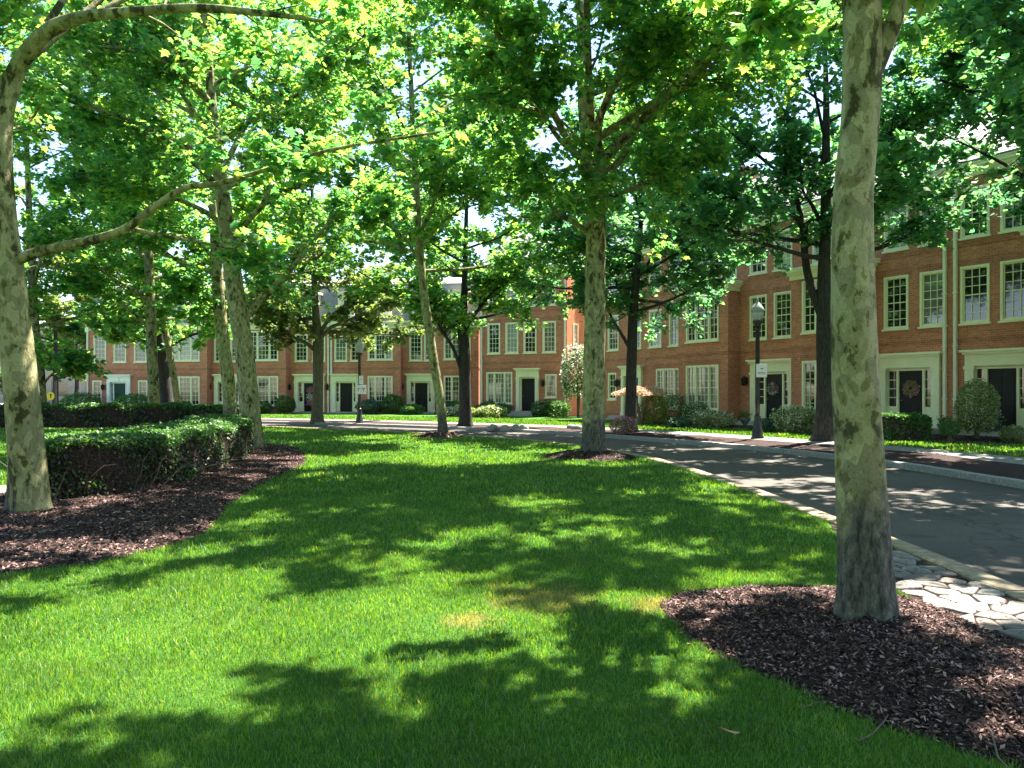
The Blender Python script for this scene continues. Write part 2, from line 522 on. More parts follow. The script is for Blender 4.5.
def tube_np(p, r, n, wob=0.0):
    k = len(p)
    t = np.gradient(p, axis=0)
    t /= np.linalg.norm(t, axis=1)[:, None] + 1e-9
    ref = np.array([0.0, 0.0, 1.0]) if abs(t[:, 2].mean()) < 0.8 else np.array([1.0, 0.0, 0.0])
    if k > 7:                                   # carry the ring frame along so that it never flips
        ref = np.eye(3)[np.argmin(np.abs(t[0]))]
        u0 = np.cross(t[0], ref)
        u = np.empty_like(p)
        for i_ in range(k):
            u0 = u0 - t[i_] * float(u0 @ t[i_])
            u0 = u0 / math.sqrt(float(u0 @ u0) + 1e-12)
            u[i_] = u0
    else:
        u = np.cross(t, ref)
        u /= np.linalg.norm(u, axis=1)[:, None] + 1e-9
    w = np.cross(t, u)
    a = np.arange(n) * 2 * math.pi / n
    rr = r if r.ndim == 2 else r[:, None] * np.ones(n)[None, :]
    if wob:
        rr = rr * (1 + wob * (np.sin(a * 3 + p[:, 2:3] * 1.7) * 0.5 + np.sin(a * 5 + p[:, 2:3] * 3.1) * 0.5))
    v = p[:, None, :] + rr[:, :, None] * (np.cos(a)[None, :, None] * u[:, None, :] + np.sin(a)[None, :, None] * w[:, None, :])
    i = np.arange(k - 1)[:, None] * n
    j = np.arange(n)[None, :]
    j2 = (j + 1) % n
    f = np.stack([i + j, i + j2, i + n + j2, i + n + j], -1).reshape(-1, 4)
    return v.reshape(-1, 3), f

def spline(pts, per=6):
    """Catmull-Rom through points of any dimension"""
    P = np.array(pts, float)
    P = np.vstack([2 * P[0] - P[1], P, 2 * P[-1] - P[-2]])
    out = []
    for i in range(1, len(P) - 2):
        for t in np.linspace(0, 1, per, endpoint=False):
            a, b, c, d = P[i - 1], P[i], P[i + 1], P[i + 2]
            out.append(0.5 * (2 * b + (c - a) * t + (2 * a - 5 * b + 4 * c - d) * t * t + (3 * b - a - 3 * c + d) * t ** 3))
    out.append(P[-2])
    return np.array(out)

def in_poly(x, y, poly):
    poly = np.asarray(poly)
    ins = np.zeros(len(x), bool)
    j = len(poly) - 1
    for i in range(len(poly)):
        xi, yi = poly[i]
        xj, yj = poly[j]
        c = ((yi > y) != (yj > y)) & (x < (xj - xi) * (y - yi) / (yj - yi + 1e-12) + xi)
        ins ^= c
        j = i
    return ins

def at(px, py, D):
    return ((px - 512) / F * D, D, CAMZ + (HOR - py) / F * D)

# ------------------------------------------------------------------ ground, road, kerbs, paths
NEAR = spline([(3.9, -20), (3.9, -4), (3.9, 5), (3.92, 9), (3.7, 14), (3.1, 19), (1.3, 24), (-2, 28.3), (-6.5, 32), (-14, 36.6), (-30, 41), (-60, 46)], 8)
FAR = spline([(8.9, -20), (8.9, -4), (8.9, 6), (8.8, 13), (8.2, 18), (6.7, 22.3), (4.0, 27), (0, 32.2), (-6, 36.6), (-14, 41), (-30, 46), (-60, 51)], 8)
def normals(pl):
    t = np.gradient(pl, axis=0)
    t /= np.linalg.norm(t, axis=1)[:, None]
    return np.stack([t[:, 1], -t[:, 0]], 1)      # to the right of travel
def strip(name, pl, o0, o1, z0, z1, mat, cols=1, noise=0.0):
    nn = normals(pl)
    vs_, k = [], len(pl)
    for c in range(cols + 1):
        t = c / cols
        p = pl + nn * (o0 + (o1 - o0) * t)
        z = np.full(k, z0 + (z1 - z0) * t) + (rng.normal(0, noise, k) if noise else 0)
        vs_.append(np.column_stack([p, z]))
    v = np.concatenate(vs_)
    q = []
    for c in range(cols):
        a = np.arange(k - 1) + c * k
        q.append(np.stack([a, a + k, a + k + 1, a + 1], 1))
    me = mesh_np(name, v, [np.concatenate(q)], mat)
    return struct(link(name, me))

g = MB()
g.quad((-1500, -1500, -0.24), (1500, -1500, -0.24), (1500, 1500, -0.24), (-1500, 1500, -0.24))
struct(g.build('ground', M['ground']))

# lawn sheet: everything on the near side of the road
ks = 40
lv, lf = [], []
for i, p in enumerate(NEAR):
    q = np.array([-70.0, p[1] + (4.0 if p[1] > 40 else 0)])
    for k in range(ks + 1):
        t = (k / ks) ** 1.8
        x = p[0] + (min(q[0], p[0] - 1) - p[0]) * t
        lv.append((x, p[1], 0.0))
for i in range(len(NEAR) - 1):
    for k in range(ks):
        a = i * (ks + 1) + k
        lf.append((a, a + ks + 1, a + ks + 2, a + 1))
struct(link('lawn', mesh_np('lawn', lv, [np.array(lf)[:, ::-1]], M['lawn'])))

nn = normals(NEAR)
pr = NEAR + nn * 0.2
rv = np.concatenate([np.column_stack([pr, np.full(len(pr), -0.09)]), np.column_stack([FAR, np.full(len(FAR), -0.07)])])
k = len(NEAR)
a = np.arange(k - 1)
struct(link('road', mesh_np('road', rv, [np.stack([a, a + k, a + k + 1, a + 1], 1)], M['asphalt'])))

def kerb(name, pl, o0, o1, z0, z1, mat, L=1.2):
    """row of kerb stones with joints, one mesh"""
    mb = MB()
    d = np.concatenate([[0], np.cumsum(np.linalg.norm(np.diff(pl, axis=0), axis=1))])
    nn_ = normals(pl)
    s = 0.0
    while s < d[-1] - L:
        e = s + L - 0.012
        ss = [s, (s + e) / 2, e]
        P = [np.array([np.interp(x, d, pl[:, 0]), np.interp(x, d, pl[:, 1])]) for x in ss]
        N = [np.array([np.interp(x, d, nn_[:, 0]), np.interp(x, d, nn_[:, 1])]) for x in ss]
        dz = random.uniform(-0.006, 0.006)
        v = []
        for p, n_ in zip(P, N):
            a0, a1 = p + n_ * o0, p + n_ * o1
            v += [(*a0, z0), (*a0, z1 + dz - 0.012), (*(a0 + n_ * 0.02 * np.sign(o1 - o0)), z1 + dz), (*(a1 - n_ * 0.02 * np.sign(o1 - o0)), z1 + dz), (*a1, z1 + dz - 0.015), (*a1, z0)]
        f = []
        for r_ in range(2):
            for c in range(5):
                b = r_ * 6 + c
                f.append((b, b + 6, b + 7, b + 1))
        f += [(0, 1, 2, 3, 4, 5), (17, 16, 15, 14, 13, 12)]
        mb.add(v, f)
        s += L
    return struct(mb.build(name, mat))
kerb('near_kerb', NEAR, -0.02, 0.22, -0.2, 0.03, M['kerb'], 0.9)
kerb('far_kerb', FAR, 0.0, 0.22, -0.2, 0.06, M['granite'], 1.0)
strip('mulch_verge', FAR, 0.22, 2.3, 0.03, 0.06, M['mulch'], 8, 0.012)
strip('footpath', FAR, 2.3, 3.7, 0.06, 0.065, M['concrete'])
strip('front_lawn', FAR, 3.7, 34, 0.05, 0.06, M['lawn'], 10)

# brick path at far left of the near lawn and a side street beyond the end house
mb = MB()
mb.quad((-14, 11.4, 0.004), (-8.0, 11.9, 0.004), (-8.0, 13.2, 0.004), (-14, 12.7, 0.004))
struct(mb.build('brick_path', M['brickpath']))
mb = MB()
mb.quad((-62, 56, 0.075), (-34.6, 62, 0.075), (-42, 120, 0.075), (-72, 120, 0.075))
struct(mb.build('side_street', M['concrete']))

# ------------------------------------------------------------------ mulch beds
def catmull_closed(pts, per=8):
    P = np.array(pts, float)
    n = len(P)
    out = []
    for i in range(n):
        a, b, c, d = P[i - 1], P[i], P[(i + 1) % n], P[(i + 2) % n]
        for t in np.linspace(0, 1, per, endpoint=False):
            out.append(0.5 * (2 * b + (c - a) * t + (2 * a - 5 * b + 4 * c - d) * t * t + (3 * b - a - 3 * c + d) * t ** 3))
    return np.array(out)
BEDS = []
def chips(poly, zf, dens, smin, smax):
    lo, hi = poly.min(0), poly.max(0)
    n = int(dens * (hi[0] - lo[0]) * (hi[1] - lo[1]))
    x = rng.uniform(lo[0], hi[0], n)
    y = rng.uniform(lo[1], hi[1], n)
    k_ = in_poly(x + rng.normal(0, 0.03, n), y + rng.normal(0, 0.03, n), poly)
    x, y = x[k_], y[k_]
    n = len(x)
    z = zf(x, y) + rng.uniform(-0.002, 0.014, n)
    L = rng.uniform(smin, smax, n) * rng.choice([0.6, 1.0, 1.5], n)
    W = L * rng.uniform(0.18, 0.45, n)
    an = rng.uniform(0, 2 * math.pi, n)
    tl = rng.normal(0, 0.35, n)
    rl = rng.normal(0, 0.5, n)
    d = np.column_stack([np.cos(an) * np.cos(tl), np.sin(an) * np.cos(tl), np.sin(tl)])
    sdx = np.column_stack([-np.sin(an) * np.cos(rl), np.cos(an) * np.cos(rl), np.sin(rl)])
    c = np.column_stack([x, y, z])
    v = np.stack([c - d * L[:, None] / 2, c + sdx * W[:, None] / 2, c + d * L[:, None] / 2, c - sdx * W[:, None] / 2], 1).reshape(-1, 3)
    return v, np.arange(n * 4).reshape(n, 4)
def mulch_bed(name, pts, h, dens, label, smin=0.02, smax=0.06, center=None, rings=14):
    zb = 0.05 if np.array(pts)[:, 1].min() > 18.5 and np.array(pts)[:, 0].min() > 5 else 0.0
    poly = catmull_closed(pts, 14)
    poly = poly + rng.normal(0, 0.018 if dens > 1000 else 0.05, poly.shape)
    BEDS.append(poly)
    c = poly.mean(0) if center is None else np.array(center)
    n = len(poly)
    ph = rng.uniform(0, 6, 6)
    def bump(x, y):
        return 0.012 * (np.sin(x * 7 + ph[0]) * np.sin(y * 6 + ph[1])) + 0.008 * np.sin(x * 17 + ph[2]) * np.sin(y * 15 + ph[3])
    pa = np.arctan2(poly[:, 1] - c[1], poly[:, 0] - c[0])
    pr_ = np.linalg.norm(poly - c, axis=1)
    o_ = np.argsort(pa)
    def zf(x, y):
        an = np.arctan2(y - c[1], x - c[0])
        rr = np.interp(an, pa[o_], pr_[o_], period=2 * math.pi)
        t = np.clip(np.hypot(x - c[0], y - c[1]) / (rr + 1e-6), 0, 1)
        return zb + 0.008 + h * (1 - t ** 2.2) + bump(x, y) * (1 - t ** 6)
    vs_, fs = [np.array([[c[0], c[1], 0.0]])], []
    for r_ in range(1, rings + 1):
        p = c + (poly - c) * (r_ / rings)
        vs_.append(np.column_stack([p, np.zeros(n)]))
    v = np.concatenate(vs_)
    v[:, 2] = zf(v[:, 0], v[:, 1])
    v[-n:, 2] = zb + 0.003
    tri = np.array([(0, 1 + i, 1 + (i + 1) % n) for i in range(n)])
    for r_ in range(rings - 1):
        b = 1 + r_ * n
        i = np.arange(n)
        fs.append(np.stack([b + i, b + n + i, b + n + (i + 1) % n, b + (i + 1) % n], 1))
    quads = np.concatenate(fs)
    cv, cf = chips(poly, zf, dens, smin, smax)
    allq = np.concatenate([quads, cf + len(v)])
    mi = np.concatenate([np.zeros(len(tri)), np.zeros(len(quads)), np.ones(len(cf))])
    me = mesh_np(name, np.concatenate([v, cv]), [tri, allq], [M['mulch'], M['chip']], mi)
    o = link(name, me)
    tag(o, label, 'mulch', None, 'stuff')
    return zf
z_right = mulch_bed('mulch_bed', [(1.12, 5.75), (1.4, 6.12), (2.0, 6.28), (2.6, 6.25), (3.02, 5.95), (3.16, 5.2), (3.18, 4.2), (3.12, 3.2), (2.6, 2.75), (2.2, 3.25), (1.75, 3.72), (1.38, 4.4), (1.16, 5.1)], 0.14, 9500,
          'dark brown bark mulch mounded round the foot of the near right tree', 0.012, 0.036, (2.45, 4.9))
mulch_bed('mulch_bed', [(-9.0, 5.0), (-5.6, 5.6), (-4.4, 6.75), (-3.75, 7.4), (-3.5, 8.7), (-4.0, 11.0), (-4.35, 13.5), (-4.55, 16.6), (-5.2, 19.3), (-6.3, 22.2), (-7.8, 23.6), (-9.0, 21), (-8.2, 17), (-7.9, 13), (-8.6, 10), (-10, 7)], 0.10, 2600,
          'long curving mulch bed along the foot of the clipped hedge at left', 0.018, 0.05, (-6.2, 12.0))
mulch_bed('mulch_bed', [(0.75, 19.0), (1.1, 18.1), (2.0, 17.7), (2.75, 18.1), (2.95, 19.0), (2.5, 19.9), (1.9, 20.2), (1.2, 19.9)], 0.16, 500,
          'round mulch ring at the foot of the middle tree on the lawn', 0.04, 0.09)
mulch_bed('mulch_bed', [(-3.6, 27.4), (-3.0, 26.7), (-2.3, 26.6), (-1.7, 27.3), (-2.0, 28.0), (-2.9, 28.2)], 0.16, 300,
          'small dark mulch mound under the leaning pale tree by the road bend', 0.05, 0.1)

mulch_bed('mulch_bed', [(12.4, 23.6), (14.6, 22.2), (17.5, 20.0), (18.6, 21.4), (16.6, 24.6), (15.6, 26.4), (14.3, 27.6), (12.6, 25.4)], 0.12, 120, 'pinkish mulch bed with round shrubs before the right doors', 0.05, 0.1)
mulch_bed('mulch_bed', [(10.0, 30.6), (8.6, 32.8), (6.6, 36.2), (6.0, 38.4), (6.8, 39.8), (8.0, 38.6), (10.2, 34.6), (12.4, 31.2), (12.8, 29.6), (11.6, 28.8)], 0.10, 80, 'mulch bed with azaleas along the houses behind the right lamp post', 0.05, 0.1)
# ------------------------------------------------------------------ grass blades
def blades(n, pos, hmin, hmax, w):
    x, y, z = pos
    h = rng.uniform(hmin, hmax, n) * (0.75 + 0.5 * (np.sin(x * 3.1) * np.sin(y * 2.7) * 0.5 + 0.5))
    an = rng.uniform(0, 2 * math.pi, n)
    b = rng.uniform(0, 2 * math.pi, n)
    lean = rng.uniform(0.1, 0.9, n) * h
    sx, sy = np.cos(an) * w / 2, np.sin(an) * w / 2
    mx, my = np.cos(b) * lean * 0.35, np.sin(b) * lean * 0.35
    v = np.empty((n, 5, 3), np.float32)
    v[:, 0] = np.column_stack([x - sx, y - sy, z])
    v[:, 1] = np.column_stack([x + sx, y + sy, z])
    v[:, 2] = np.column_stack([x + mx - sx * 0.8, y + my - sy * 0.8, z + h * 0.6])
    v[:, 3] = np.column_stack([x + mx + sx * 0.8, y + my + sy * 0.8, z + h * 0.6])
    v[:, 4] = np.column_stack([x + np.cos(b) * lean, y + np.sin(b) * lean, z + h])
    i = np.arange(n)[:, None] * 5
    q = i + np.array([[0, 1, 3, 2]])
    t = i + np.array([[2, 3, 4]])
    return v.reshape(-1, 3), q, t
V, Q, T, off = [], [], [], 0
for (d0, d1, dens, h0, h1, w) in [(2.4, 4.6, 9500, 0.018, 0.046, 0.0034), (4.6, 7.5, 5200, 0.02, 0.05, 0.005), (7.5, 12, 1700, 0.024, 0.056, 0.009), (12, 20, 420, 0.035, 0.075, 0.018), (20, 36, 110, 0.04, 0.08, 0.035)]:
    ext = 0.72
    n = int(dens * ext * (d1 * d1 - d0 * d0))
    y = np.sqrt(rng.uniform(d0 * d0, d1 * d1, n))
    x = rng.uniform(-ext, ext, n) * y - 0.15
    xe = np.interp(y, NEAR[:, 1], NEAR[:, 0])
    keep = (x < xe - 0.03)
    for b in BEDS:
        keep &= ~in_poly(x + rng.normal(0, 0.022, n), y + rng.normal(0, 0.022, n), b)
    # the stone strip
    keep &= ~((y < 9.4) & (x > 3.08 + np.maximum(0, (y - 6.6)) * 0.27))
    keep &= ~((x < -8) & (y > 11.4) & (y < 13.2) & (x < -8))
    x, y = x[keep], y[keep]
    n = len(x)
    v, q, t = blades(n, (x, y, np.zeros(n) - 0.004), h0, h1, w)
    V.append(v); Q.append(q + off); T.append(t + off); off += len(v)
# front lawns across the road, coarse
n = 60000
s_ = rng.uniform(0, len(FAR) - 1.001, n)
i_ = s_.astype(int)
fr = (s_ - i_)[:, None]
pn = normals(FAR)
P_ = FAR[i_] * (1 - fr) + FAR[i_ + 1] * fr + pn[i_] * rng.uniform(3.75, 9.5, n)[:, None]
kk = (P_[:, 1] > 8) & (P_[:, 0] > -36)
P_ = P_[kk]
v, q, t = blades(len(P_), (P_[:, 0], P_[:, 1], np.full(len(P_), 0.05)), 0.04, 0.1, 0.04)
V.append(v); Q.append(q + off); T.append(t + off)
tag(link('grass', mesh_np('grass', np.concatenate(V), [np.concatenate(Q), np.concatenate(T)], M['blade'])), 'short mown green grass of the lawns on both sides of the road', 'grass', None, 'stuff')

# ------------------------------------------------------------------ stone strip by the near kerb
mb = MB()
def clip_poly(poly, px_, py_, nx, ny):
    out = []
    for i in range(len(poly)):
        a_, b_ = poly[i], poly[(i + 1) % len(poly)]
        da = (a_[0] - px_) * nx + (a_[1] - py_) * ny
        db = (b_[0] - px_) * nx + (b_[1] - py_) * ny
        if da <= 0:
            out.append(a_)
        if da * db < 0:
            t = da / (da - db)
            out.append((a_[0] + (b_[0] - a_[0]) * t, a_[1] + (b_[1] - a_[1]) * t))
    return out
rs = random.Random(5)
sites = []
for i in range(5):
    for j in range(34):
        sites.append((3.02 + i * 0.2 + rs.uniform(-0.085, 0.085), 2.2 + j * 0.215 + rs.uniform(-0.09, 0.09)))
for (cx, cy) in sites:
    left = 3.12 + max(0, cy - 6.6) * 0.26
    if cx < left + 0.04 or cx > 3.84:
        continue
    poly = [(cx - 0.4, cy - 0.4), (cx + 0.4, cy - 0.4), (cx + 0.4, cy + 0.4), (cx - 0.4, cy + 0.4)]
    for (qx, qy) in sites:
        if (qx, qy) != (cx, cy) and abs(qx - cx) < 0.8 and abs(qy - cy) < 0.8:
            dx, dy = qx - cx, qy - cy
            L_ = math.hypot(dx, dy)
            gap = 0.006
            poly = clip_poly(poly, cx + dx / 2 - dx / L_ * gap, cy + dy / 2 - dy / L_ * gap, dx / L_, dy / L_)
            if len(poly) < 3:
                break
    poly = clip_poly(poly, 3.875, 0, 1, 0)
    poly = clip_poly(poly, left - 0.03, 0, -1, 0)
    if len(poly) < 3:
        continue
    P = [np.array(q) for q in poly]
    for _ in range(2):                      # corner cutting rounds each stone
        P = [w_ for a_, b_ in zip(P, P[1:] + P[:1]) for w_ in (a_ * 0.86 + b_ * 0.14, a_ * 0.14 + b_ * 0.86)]
    c_ = sum(P) / len(P)
    n = len(P)
    h = rs.uniform(0.016, 0.028)
    tx, ty = rs.uniform(-0.05, 0.05), rs.uniform(-0.05, 0.05)
    v, f = [], []
    for (sr, sz) in ((1.0, -0.03), (1.0, h * 0.45), (0.965, h * 0.85), (0.88, h), (0.5, h * 1.04)):
        for q in P:
            w_ = c_ + (q - c_) * sr
            v.append((w_[0], w_[1], sz + ((w_[0] - c_[0]) * tx + (w_[1] - c_[1]) * ty if sz > 0 else 0) + (rs.uniform(-0.002, 0.002) if sz > 0 else 0)))
    for r_ in range(4):
        for k_ in range(n):
            f.append((r_ * n + k_, r_ * n + (k_ + 1) % n, (r_ + 1) * n + (k_ + 1) % n, (r_ + 1) * n + k_))
    f.append(tuple(4 * n + k_ for k_ in range(n)))
    mb.add(v, f, 0, True)
mb.quad((3.08, 2.0, 0.006), (3.87, 2.0, 0.006), (3.87, 9.4, 0.006), (3.08, 6.6, 0.006), 1)
cv, cf = chips(np.array([(3.1, 2.2), (3.84, 2.2), (3.84, 9.2), (3.6, 8.6), (3.1, 6.6)]), lambda x, y: 0.012 + 0.016 * (np.sin(x * 23) * np.sin(y * 19) > 0.2), 260, 0.012, 0.04)
mb.add(cv, [tuple(q) for q in cf], 2)
struct(mb.build('cobbled_strip', [M['cobble'], M['mulch'], M['chip']]), 'strip of pale rounded stones between mulch and kerb at right', 'paving')

# ------------------------------------------------------------------ houses
_cache = {}
def window_meshes(w, h, cols, rows, arched=False):
    key = (round(w, 2), round(h, 2), tuple(cols), rows)
    if key in _cache:
        return _cache[key]
    cas, y0, y1 = 0.085, -0.035, 0.10
    fr = MB()
    fr.box(0, cas, y0, y1, 0, h)
    fr.box(w - cas, w, y0, y1, 0, h)
    fr.box(cas, w - cas, y0, y1, h - cas, h)
    fr.box(cas, w - cas, y0, y1, 0, 0.06)
    # lights
    inner = w - 2 * cas
    mull = 0.09
    tot = sum(cols)
    unit = (inner - mull * (len(cols) - 1)) / tot
    x = cas
    for ci, c in enumerate(cols):
        lw = unit * c
        if ci:
            fr.box(x - mull, x, y0 + 0.004, y1, 0.06, h - cas)
        zb, zt = 0.06, h - cas
        # sash stiles, rails, meeting rail
        st = 0.038
        fr.box(x, x + st, 0.03, 0.07, zb, zt)
        fr.box(x + lw - st, x + lw, 0.03, 0.07, zb, zt)
        for zz in (zb, zt - st, (zb + zt) / 2 - st / 2):
            fr.box(x + st, x + lw - st, 0.028, 0.068, zz, zz + st)
        mt = 0.024
        for k_ in range(1, c):
            cx = x + st + (lw - 2 * st) * k_ / c
            fr.box(cx - mt / 2, cx + mt / 2, 0.036, 0.066, zb + st, zt - st)
        for k_ in range(1, rows):
            if rows % 2 == 0 and k_ == rows // 2:
                continue
            cz = zb + (zt - zb) * k_ / rows
            fr.box(x + st, x + lw - st, 0.038, 0.064, cz - mt / 2, cz + mt / 2)
        x += lw + mull
    pn_ = MB()
    pn_.quad((cas, 0.06, 0.05), (w - cas, 0.06, 0.05), (w - cas, 0.06, h - cas + 0.01), (cas, 0.06, h - cas + 0.01))
    si = MB()
    si.box(-0.05, w + 0.05, -0.09, 0.0, -0.07, -0.002)
    res = (fr.mesh('window', M['cream']), pn_.v, pn_.f, si.mesh('sill', M['cream']))
    pm = {}
    for kx in ('pane_dark', 'pane_curtain', 'pane_blind'):
        p2 = MB(); p2.v, p2.f, p2.mi, p2.sm = list(pn_.v), list(pn_.f), [0], [False]
        pm[kx] = p2.mesh('pane', M[kx])
    _cache[key] = (res[0], pm, res[3])
    return _cache[key]

def put_window(parent, u, z, w, h, cols, rows, y=0.0, pane='pane_dark', rot=0.0, x0=None):
    fm, pm, sm = window_meshes(w, h, cols, rows)
    f = link('window', fm, parent, (u - w / 2, y, z) if x0 is None else x0)
    f.rotation_euler = (0, 0, rot)
    link('pane', pm[pane], f)
    link('sill', sm, f)
    return f

def facade(mb, u0, u1, z0, z1, ops, y=0.0, rev=0.11):
    """brick front with real openings; ops: (ua,ub,za,zb)"""
    us = sorted({u0, u1, *[o[0] for o in ops], *[o[1] for o in ops]})
    zs = sorted({z0, z1, *[o[2] for o in ops], *[o[3] for o in ops]})
    for a_, b_ in zip(us[:-1], us[1:]):
        for c_, d_ in zip(zs[:-1], zs[1:]):
            mu, mz = (a_ + b_) / 2, (c_ + d_) / 2
            if any(o[0] < mu < o[1] and o[2] < mz < o[3] for o in ops):
                continue
            mb.quad((a_, y, c_), (b_, y, c_), (b_, y, d_), (a_, y, d_))
    for (a_, b_, c_, d_) in ops:
        mb.quad((a_, y, c_), (a_, y, d_), (a_, y + rev, d_), (a_, y + rev, c_))
        mb.quad((b_, y, c_), (b_, y + rev, c_), (b_, y + rev, d_), (b_, y, d_))
        mb.quad((a_, y, d_), (b_, y, d_), (b_, y + rev, d_), (a_, y + rev, d_))
        mb.quad((a_, y, c_), (a_, y + rev, c_), (b_, y + rev, c_), (b_, y, c_))
        mb.quad((a_, y + rev, c_), (b_, y + rev, c_), (b_, y + rev, d_), (a_, y + rev, d_))
def arches(mb, ops, y, mi):
    for (a_, b_, c_, d_) in ops:
        mb.box(a_ - 0.12, b_ + 0.12, y - 0.008, y + 0.05, d_ + 0.003, d_ + 0.26, mi)

def cornice(parent, u0, u1, z, y, mat, ret=0.0, s=1.0, depth=None):
    mb = MB()
    yb = y + (0.25 if depth is None else depth)
    for (dz0, dz1, pr_) in ((-0.32, -0.14, 0.05), (-0.14, -0.04, 0.14), (-0.04, 0.07, 0.24), (0.07, 0.12, 0.28)):
        mb.box(u0 - pr_ * ret, u1 + pr_ * ret, y - pr_ * s, yb, z + dz0 + 0.001, z + dz1)
    return mb.build('cornice', mat, parent)

def door_group(parent, uc, style, doorcol, ww=2.3, panew='pane_dark', lamp_side=-1, light=True, zt=3.05):
    """surround with pilasters and entablature, recessed door, transom and sidelights, step, lantern; centre at uc"""
    m_ = M['white'] if style == 'white' else M['cream']
    hw = ww / 2
    s = MB()
    fz = 0.28
    y0 = -0.16
    pw = 0.30 if ww > 2 else 0.24
    for sg in (-1, 1):
        a_ = uc + sg * (hw - pw / 2)
        s.box(a_ - pw / 2, a_ + pw / 2, y0, 0.12, fz - 0.3, zt - 0.56)
        s.box(a_ - pw / 2 - 0.03, a_ + pw / 2 + 0.03, y0 - 0.03, 0.10, fz - 0.3, fz + 0.12)
        s.box(a_ - pw / 2 - 0.03, a_ + pw / 2 + 0.03, y0 - 0.03, 0.10, zt - 0.68, zt - 0.561)
        s.box(a_ - pw / 2 + 0.07, a_ + pw / 2 - 0.07, y0 - 0.012, y0 + 0.03, fz + 0.25, zt - 0.8)
    s.box(uc - hw, uc + hw, y0 + 0.01, 0.12, zt - 0.559, zt - 0.16)
    s.box(uc - hw - 0.05, uc + hw + 0.05, y0 - 0.07, 0.12, zt - 0.159, zt - 0.08)
    s.box(uc - hw - 0.12, uc + hw + 0.12, y0 - 0.15, 0.12, zt - 0.079, zt)
    dw = 0.94
    dh = 2.1
    # inner frame boards around door, transom
    inn = hw - pw
    tz0, tz1 = fz + dh + 0.09, zt - 0.60
    yr = 0.10
    s.box(uc - dw / 2 - 0.09, uc - dw / 2, 0.02, yr + 0.05, fz, zt - 0.56)
    s.box(uc + dw / 2, uc + dw / 2 + 0.09, 0.02, yr + 0.05, fz, zt - 0.56)
    s.box(uc - inn, uc + inn, 0.0, yr + 0.05, fz + dh + 0.001, tz0)
    if tz1 + 0.001 < zt - 0.56:
        s.box(uc - inn, uc + inn, 0.0, yr + 0.05, tz1, zt - 0.5595)
    side = inn - dw / 2 - 0.09
    if side > 0.12:
        for sg in (-1, 1):
            a_ = uc + sg * (dw / 2 + 0.09 + side / 2)
            s.box(a_ - side / 2, a_ + side / 2, 0.03, yr + 0.05, fz, fz + 0.75)
            for k_ in range(1, 4):
                zz = fz + 0.75 + k_ * (dh - 0.75) / 4
                s.box(a_ - side / 2, a_ + side / 2, 0.07, 0.10, zz - 0.015, zz + 0.015)
    nb = 5
    for k_ in range(1, nb):
        xx = uc - inn + 2 * inn * k_ / nb
        s.box(xx - 0.015, xx + 0.015, 0.06, 0.10, tz0, tz1)
    if style == 'arch' or style == 'white':
        # keystone and curved head board in the transom opening
        seg = 10
        r0 = inn
        for sg in (-1, 1):
            pts = [(uc + sg * r0, tz1), (uc + sg * r0, tz0)]
            for k_ in range(seg + 1):
                t = k_ / seg * math.pi / 2
                pts.append((uc + sg * r0 * math.cos(t) * 0.96, tz0 + (tz1 - tz0) * 0.96 * math.sin(t)))
            pts.append((uc, tz1))
            if sg > 0:
                pts = pts[::-1]
            s.prism(pts, 0.012, 0.058)
        s.box(uc - 0.08, uc + 0.08, y0 - 0.02, y0 + 0.05, zt - 0.52, zt - 0.2)
    so = s.build('door_surround', m_, parent)
    tp = MB()
    tp.quad((uc - inn, 0.115, tz0 - 0.002), (uc + inn, 0.115, tz0 - 0.002), (uc + inn, 0.115, tz1), (uc - inn, 0.115, tz1))
    tp.build('transom_pane', M['pane_dark'], so)
    if side > 0.12:
        for sg in (-1, 1):
            a_ = uc + sg * (dw / 2 + 0.09 + side / 2)
            sp_ = MB()
            sp_.quad((a_ - side / 2, 0.112, fz + 0.75), (a_ + side / 2, 0.112, fz + 0.75), (a_ + side / 2, 0.112, fz + dh), (a_ - side / 2, 0.112, fz + dh))
            sp_.build('sidelight_pane', M['pane_dark'], so)
    d = MB()
    d.box(uc - dw / 2, uc + dw / 2, 0.10, 0.14, fz + 0.01, fz + dh)
    for (px0, px1) in ((0.1, 0.43), (0.51, 0.84)):
        for (pz0, pz1) in ((0.15, 0.75), (0.85, 1.45), (1.55, 1.98)):
            d.box(uc - dw / 2 + px0, uc - dw / 2 + px1, 0.088, 0.1, fz + pz0, fz + pz1)
    do = d.build('door', M[doorcol], parent)
    kn = MB()
    kn.lathe([(0.0, 0), (0.03, 0.005), (0.034, 0.02), (0.0, 0.05)], 10)
    ko = kn.build('handle', M['brass'], do, (uc - dw / 2 + 0.08, 0.10, fz + 0.98))
    ko.rotation_euler = (R(90), 0, 0)
    st = MB()
    st.box(uc - hw - 0.1, uc + hw + 0.1, -1.0, -0.17, -0.3, 0.26)
    st.box(uc - hw - 0.1, uc + hw + 0.1, -1.35, -1.001, -0.3, 0.12)
    bevel(st.build('step', M['step_stone'], parent), 0.015)
    if light:
        lx = uc + lamp_side * (hw + 0.32)
        ln = MB()
        ln.box(lx - 0.05, lx + 0.05, -0.03, 0.0, 1.95, 2.25)
        ln.box(lx - 0.015, lx + 0.015, -0.2, -0.03, 2.2, 2.23)
        ln.lathe([(0.02, 1.85), (0.10, 1.9), (0.13, 2.2), (0.14, 2.22), (0.06, 2.3), (0.0, 2.36)], 6, lx, -0.2)
        lo = ln.build('wall_lantern', M['black_metal'], parent)

